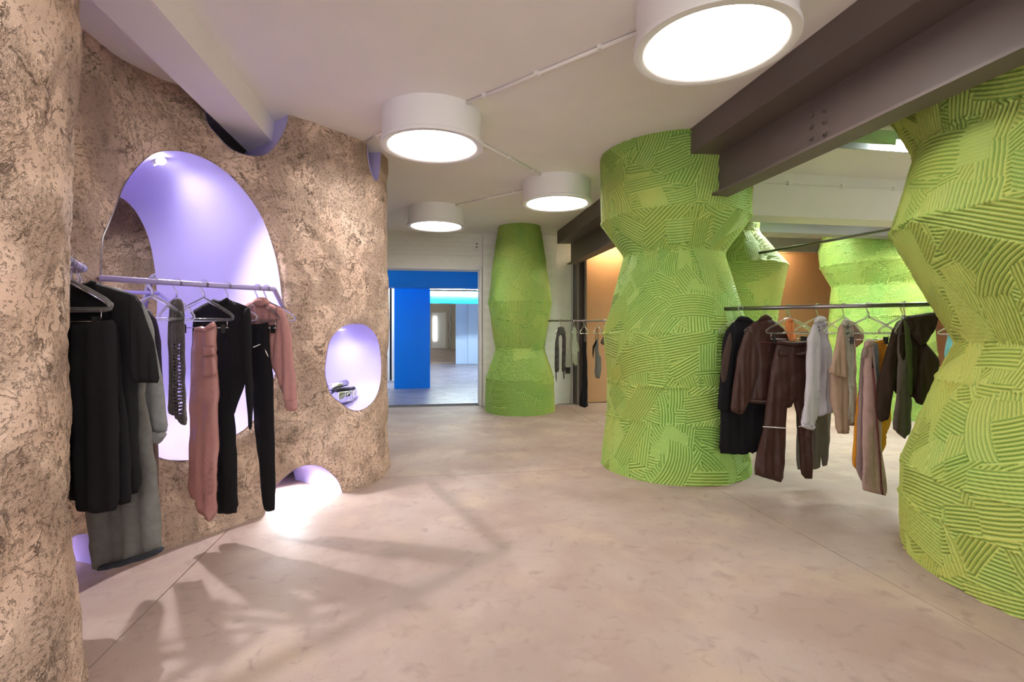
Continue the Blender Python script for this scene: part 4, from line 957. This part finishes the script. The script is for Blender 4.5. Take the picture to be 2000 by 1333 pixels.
dsl = garment('slip_dress', 'long black slip dress reaching almost to the floor on the back rail', 'dress', p, FY, [dict(name='body', m='blackknit', px=[(1139, 664), (1142, 668), (1145.5, 666), (1145, 690), (1148, 713), (1147.5, 750), (1148, 784), (1149.5, 794), (1141, 797), (1131, 793), (1137, 752), (1138, 710), (1137.5, 690)], T=.03, fold=.01, lam=.06)])
for x in (1140, 1144.5): MB().tube([P(1141.5, 640, p[1]), P(x, 667, p[1] - .01)], .004, 5).build('strap', M['blackknit'], dsl, True)
p = FP(1168); hanger(p, FY, 'metal hanger with the grey dress on the back rail', .14, group=fg, metal=True)
gdr = garment('grey_dress', 'short grey dress with dark ties on the back rail', 'dress', p, FY, [
 dict(name='body', m='grey_jersey', px=[(1162, 666), (1168, 659), (1169.5, 690), (1174, 698), (1174, 720), (1172, 741), (1164, 738), (1161, 730), (1163, 702), (1162, 685)], T=.03, fold=.01, lam=.06),
 dict(name='ties', m='blackwool', px=[(1157.5, 676), (1165, 664), (1166, 670), (1161, 680), (1158.5, 703), (1157, 690)], T=.012, push=.03, fold=.003, round_w=.015)])
for x in (1162.5, 1169): MB().tube([P(1166, 640, p[1]), P(x, 664, p[1] - .01)], .004, 5).build('strap', M['blackknit'], gdr, True)
p = FP(1181); hanger(p, FY, 'metal hanger with the dark top next to the middle green column', .14, group=fg, metal=True)
garment('bra_top', 'small dark top on the back rail half hidden by the middle green column', 'top', p, FY, [dict(name='body', m='taupe', px=[(1172, 669), (1177, 660), (1180, 656), (1186, 660), (1186, 672), (1180, 674), (1176, 674)], T=.03, fold=.006, lam=.05)])

# --- lilac rail across the arch
LY = D(-12)
def LP(px): return LR(px)
p = LP(520); hanger(p, LY, 'clear hanger under the dusty rose sweatshirt', .38)
garment('sweatshirt', 'dusty rose sweatshirt at the bent end of the lilac rail', 'sweatshirt', p, LY, [
 dict(name='body', m='sweat_pink', px=[(480, 595), (498, 586), (520, 585), (530, 592), (552, 603), (550, 640), (538, 700), (533, 722), (505, 724), (478, 722), (474, 640)], T=.04, fold=.010, lam=.1),
 dict(name='sleeve', m='sweat_pink', px=[(540, 597), (553, 604), (565, 633), (570, 670), (574, 715), (580, 790), (571, 794), (558, 788), (540, 735), (532, 718), (536, 680), (541, 640)], T=.04, push=.03, fold=.008),
 dict(name='cuff', m='sweat_pink', px=[(557, 782), (570, 783), (579, 781), (580.5, 801), (571, 804), (560.5, 803)], T=.024, push=.05, fold=.001, round_w=.02),
 dict(name='collar', m='sweat_pink', px=[(494, 592), (499, 583), (510, 580), (521, 582), (527, 593), (518, 600), (502, 600)], T=.02, push=.035, fold=.002, round_w=.025)])
p = LP(503); hanger(p, LY, 'thin clear hanger with the black trousers in front of the sweatshirt', .30, True)
bt = garment('black_trousers', 'slim black trousers with a white waist trim, in front of the sweatshirt', 'trousers', p, LY, [
 dict(name='body', m='blackwool', px=[(489, 634), (508, 633), (525, 629), (526, 692), (533, 738), (534.5, 832), (537, 997), (528, 1000), (520, 1001), (516, 994), (507, 920), (498, 844), (493, 754), (489, 690)], T=.032, fold=.006, lam=.09),
 dict(name='trim', m='piping', px=[(494, 678), (507, 672.5), (509, 673.5), (495, 680)], T=.004, push=.036, fold=.0, rnd=0, round_w=.003),
 dict(name='trim', m='piping', px=[(517, 681), (522, 690), (525, 698), (523.5, 698), (519, 689)], T=.004, push=.036, fold=.0, rnd=0, round_w=.003)])
p = LP(444); hanger(p, LY, 'clear hanger under the black high-necked jumpsuit', .38)
garment('jumpsuit', 'black high-necked jumpsuit with long sleeves and one wide leg showing', 'jumpsuit', p, LY, [
 dict(name='body', m='blackknit', px=[(380, 606), (396, 596), (414, 587), (430, 589), (446, 585), (487, 600), (491, 622), (485, 700), (479, 746), (467, 778), (457, 812), (460, 860), (461, 910), (463, 1003), (442, 1005), (421, 1005), (405, 900), (384, 760), (379, 640)], T=.045, fold=.008, lam=.12),
 dict(name='sleeve', m='blackknit', px=[(478, 604), (487, 600), (491, 622), (491, 715), (495, 793), (493, 840), (485, 840), (482, 793), (475, 700), (474, 640)], T=.032, push=.04, fold=.004),
 dict(name='sleeve', m='blackknit', px=[(380, 606), (388, 640), (384, 720), (378, 832), (371, 832), (374, 720), (377, 640)], T=.03, push=.03, fold=.004),
 dict(name='collar', m='blackknit', px=[(412, 590), (416, 584), (430, 588), (443, 581), (450, 587), (440, 596), (424, 597)], T=.02, push=.035, fold=.001, round_w=.025)])
p = LP(398); hanger(p, LY + D(20), 'clear clip hanger holding the pink satin cargo trousers', .30, True, thick=.0075)
garment('cargo_trousers', 'pink satin cargo trousers with gathered waist and flap pocket', 'trousers', p, LY, [
 dict(name='body', m='satin_pink', px=[(381, 640), (392, 638), (402, 640), (411, 633), (418, 629), (422, 637), (424, 690), (426, 733), (426, 870), (423, 950), (419, 1001), (414, 1018), (408, 1019), (402, 1013), (388, 1001), (373, 967), (373, 870), (374, 772), (376, 699)], T=.04, fold=.012, lam=.055),
 dict(name='pocket_flap', m='satin_pink', px=[(397, 678), (419, 676), (421, 695), (397, 697)], T=.012, push=.042, fold=.002, round_w=.012),
 dict(name='pocket', m='satin_pink', px=[(397, 696), (420, 694), (424, 734), (397, 738)], T=.014, push=.032, fold=.003, round_w=.02),
 dict(name='waistband', m='satin_pink', px=[(380, 641), (392, 637), (402, 639), (411, 632), (418, 628), (422, 638), (412, 645), (402, 650), (390, 648), (381, 650)], T=.02, push=.022, fold=.006, lam=.02, round_w=.015)])
p = LP(345); hanger(p, LY + D(30), 'clear hanger with the fluffy grey knit', .16)
lace_r = np.random.default_rng(3)
def lace_holes(c, q):
    w = (c[:, 0] - q[:, 0].min()) / (q[:, 0].max() - q[:, 0].min()); h = (q[:, 1].max() - c[:, 1]) / (q[:, 1].max() - q[:, 1].min())
    return (np.abs(w - .62) < .22) & (h > .35) & (h < .92) & (np.sin(c[:, 1] * 330) > .0) & (np.sin(c[:, 0] * 260) > -.2)
garment('mohair_scarf', 'dark grey fluffy openwork knit hanging narrow from the lilac rail', 'scarf', p, LY, [
 dict(name='body', m='furknit', px=[(333, 588), (342, 584), (352, 583), (358, 597), (361, 675), (361, 750), (363, 821), (357, 834), (346, 821), (338, 812), (329, 808), (331, 724), (331, 626)], T=.026, fold=.010, lam=.05, step=.009, holes=lace_holes)])
p = LP(298); hanger(p, LY + D(45), 'clear hanger with the dark vest, leftmost free one on the lilac rail', .26, thick=.008)
garment('dark_vest', 'dark navy vest hanging just right of the black tee', 'vest', p, LY, [
 dict(name='body', m='dark_navy', px=[(284, 602), (292, 606), (304, 622), (309, 640), (313, 690), (316, 765), (310, 800), (292, 795), (286, 700)], T=.026, fold=.008, lam=.05)])

# --- short rail behind the pillar
AY = D(-12)
def AP(px, dy=0.): return AR(px)
def on_A(k): q = np.array([-1.62, 1.83]) + (np.array([-1.86, 2.22]) - np.array([-1.62, 1.83])) * k; return np.array([q[0], q[1], AZ])
p = on_A(.98); hanger(p, AY, 'clear hanger deepest on the short rail, under the light denim jacket', .40)
garment('light_denim_jacket', 'light grey denim jacket, only its sleeve showing beside the black tee', 'jacket', p, AY, [
 dict(name='sleeve', m='denim_light', px=[(258, 578), (283, 597), (297, 640), (306, 690), (315, 750), (322, 830), (322, 846), (294, 846), (291, 830), (280, 760), (262, 680)], T=.035, fold=.006),
 dict(name='cuff', m='denim_light', px=[(292, 842), (308, 846), (324, 843), (323, 852), (311, 868), (302, 866), (293, 862)], T=.024, push=.02, fold=.001, round_w=.02),
 dict(name='body', m='denim_light', px=[(180, 560), (230, 562), (262, 577), (272, 640), (270, 780), (180, 780)], T=.03, push=-.02, fold=.006)])
p = on_A(.88) + np.array([.02, .02, 0])
garment('brown_trousers', 'narrow mauve brown trouser leg showing behind the grey denim', 'trousers', p, AY, [dict(name='body', m='brown_thin', px=[(280, 700), (290, 760), (303, 830), (308, 868), (310, 992), (300, 994), (288, 990), (280, 850)], T=.024, push=-.05, fold=.004)])
p = on_A(.80); hanger(p, AY, 'clear clip hanger carrying the wide grey denim trousers', .40, True)
garment('denim_trousers', 'wide grey washed denim trouser leg with navy hem, lowest garment on the left', 'trousers', p, AY, [
 dict(name='body', m='denim', px=[(168, 640), (262, 640), (274, 700), (284, 780), (292, 840), (300, 919), (309, 1000), (317, 1074), (300, 1084), (250, 1099), (194, 1113), (184, 1080), (163, 1002), (155, 800)], T=.04, fold=.014, lam=.16),
 dict(name='hem', m='navy', px=[(192, 1106), (250, 1092), (300, 1076), (316.5, 1068), (318, 1077), (300, 1088), (250, 1104), (193.5, 1118)], T=.02, push=.034, fold=.012, lam=.16, round_w=.01, label='dark navy hem')])
p = on_A(.50); hanger(p, AY, 'clear hanger under the long black tee', .40)
garment('black_tee', 'long black T-shirt with short sleeve on the short rail', 'T-shirt', p, AY, [
 dict(name='body', m='blackknit', px=[(128, 556), (150, 556), (172, 553), (180, 548), (198, 556), (262, 575), (275, 594), (272, 680), (266, 760), (268, 850), (273, 962), (240, 972), (180, 980), (128, 978)], T=.045, fold=.010, lam=.14),
 dict(name='sleeve', m='blackknit', px=[(258, 574), (275, 594), (288, 634), (298, 675), (314, 748), (290, 749), (264, 748), (258, 690), (254, 620)], T=.036, push=.025, fold=.006),
 dict(name='collar', m='blackknit', px=[(140, 556), (172, 552), (180, 547), (190, 553), (176, 561), (150, 563)], T=.014, push=.04, fold=.001, round_w=.015)])
p = on_A(.22); hanger(p, AY - D(0), 'large clear clip hanger nearest the pillar, holding the black skirt', .42, True, thick=.0085)
garment('black_skirt', 'black straight skirt clipped to the nearest hanger beside the pillar', 'skirt', p, AY, [
 dict(name='body', m='blackwool', px=[(134, 634), (160, 631), (190, 628), (224, 624), (226, 700), (228, 850), (229, 997), (198, 1003), (160, 1001), (146, 1000)], T=.03, fold=.008, lam=.13),
 dict(name='back_layer', m='blackknit', px=[(214, 628), (233, 641), (240, 740), (248, 830), (258, 981), (242, 986), (220, 989), (214, 800)], T=.024, push=-.05, fold=.006)])
p = on_A(.36); hanger(p, AY, 'clear empty hanger second from the pillar on the short rail', .40, thick=.007)

# --- silver object in the oval niche
def silver_bag():
    f = wmap(np.array(OVAL[:, 0].mean()), np.array(.55)); n, t = no_, tto; z = np.array([0, 0, 1.])
    t = t if t[1] > 0 else -t
    c = None
    # stand it on the niche bottom near the left front
    _kb = int(np.argmin(OVAL[:, 1])); _fb = wmap(np.array(OVAL[_kb][0]), np.array(OVAL[_kb][1])); base = P(676, 790, 4.1); base = np.array([base[0], base[1], _fb[2] + .045])
    e = empty('silver_bag', base, 'shiny silver bag-like object with dark trim lying in the oval niche', 'bag')
    def rb(nm, o, hx, hy, hz, m, w=.008, rot=0):
        ca, sa = math.cos(rot), math.sin(rot); a = t * ca + n * sa; b = -t * sa + n * ca
        q = MB().obox(np.array(base) + t * o[0] + n * o[1] + z * o[2], a, b, z, hx, hy, hz).build(nm, m, e); bevel(q, w, 3); smooth_by_angle(q, 60); return q
    rb('body', (0, .05, .05), .095, .05, .048, M['silver'], .018)
    rb('front_panel', (-.05, -.004, .05), .042, .012, .042, M['silver'], .010)
    rb('side_pocket', (.085, .03, .055), .022, .04, .040, M['silver'], .012, .2)
    rb('flap', (.0, .04, .102), .10, .045, .007, M['black'], .005, .05)
    rb('buckle', (.015, -.006, .055), .016, .012, .018, M['chrome'], .004)
    rb('buckle_gap', (.015, -.018, .055), .007, .004, .009, M['black'], .002)
    q = MB().tube([base + t * -.12 + n * .06 + z * .125, base + t * -.03 + n * .06 + z * .135, base + t * .05 + n * .05 + z * .148], [.022, .026, .026], 14).build('roll', M['silver'], e, True)
    MB().tube([base + t * .05 + n * .05 + z * .148, base + t * .054 + n * .05 + z * .1485], .021, 14).build('roll_end', M['black'], e)
    MB().tube([base + t * x + n * y + z * h for x, y, h in ((-.13, .02, .08), (-.09, -.01, .115), (-.03, -.015, .112), (.03, -.01, .105), (.08, .0, .112))], .007, 8).build('strap', M['black'], e, True)
    rb('base_pad', (0, .045, .008), .08, .05, .008, M['chrome'], .004)
silver_bag()
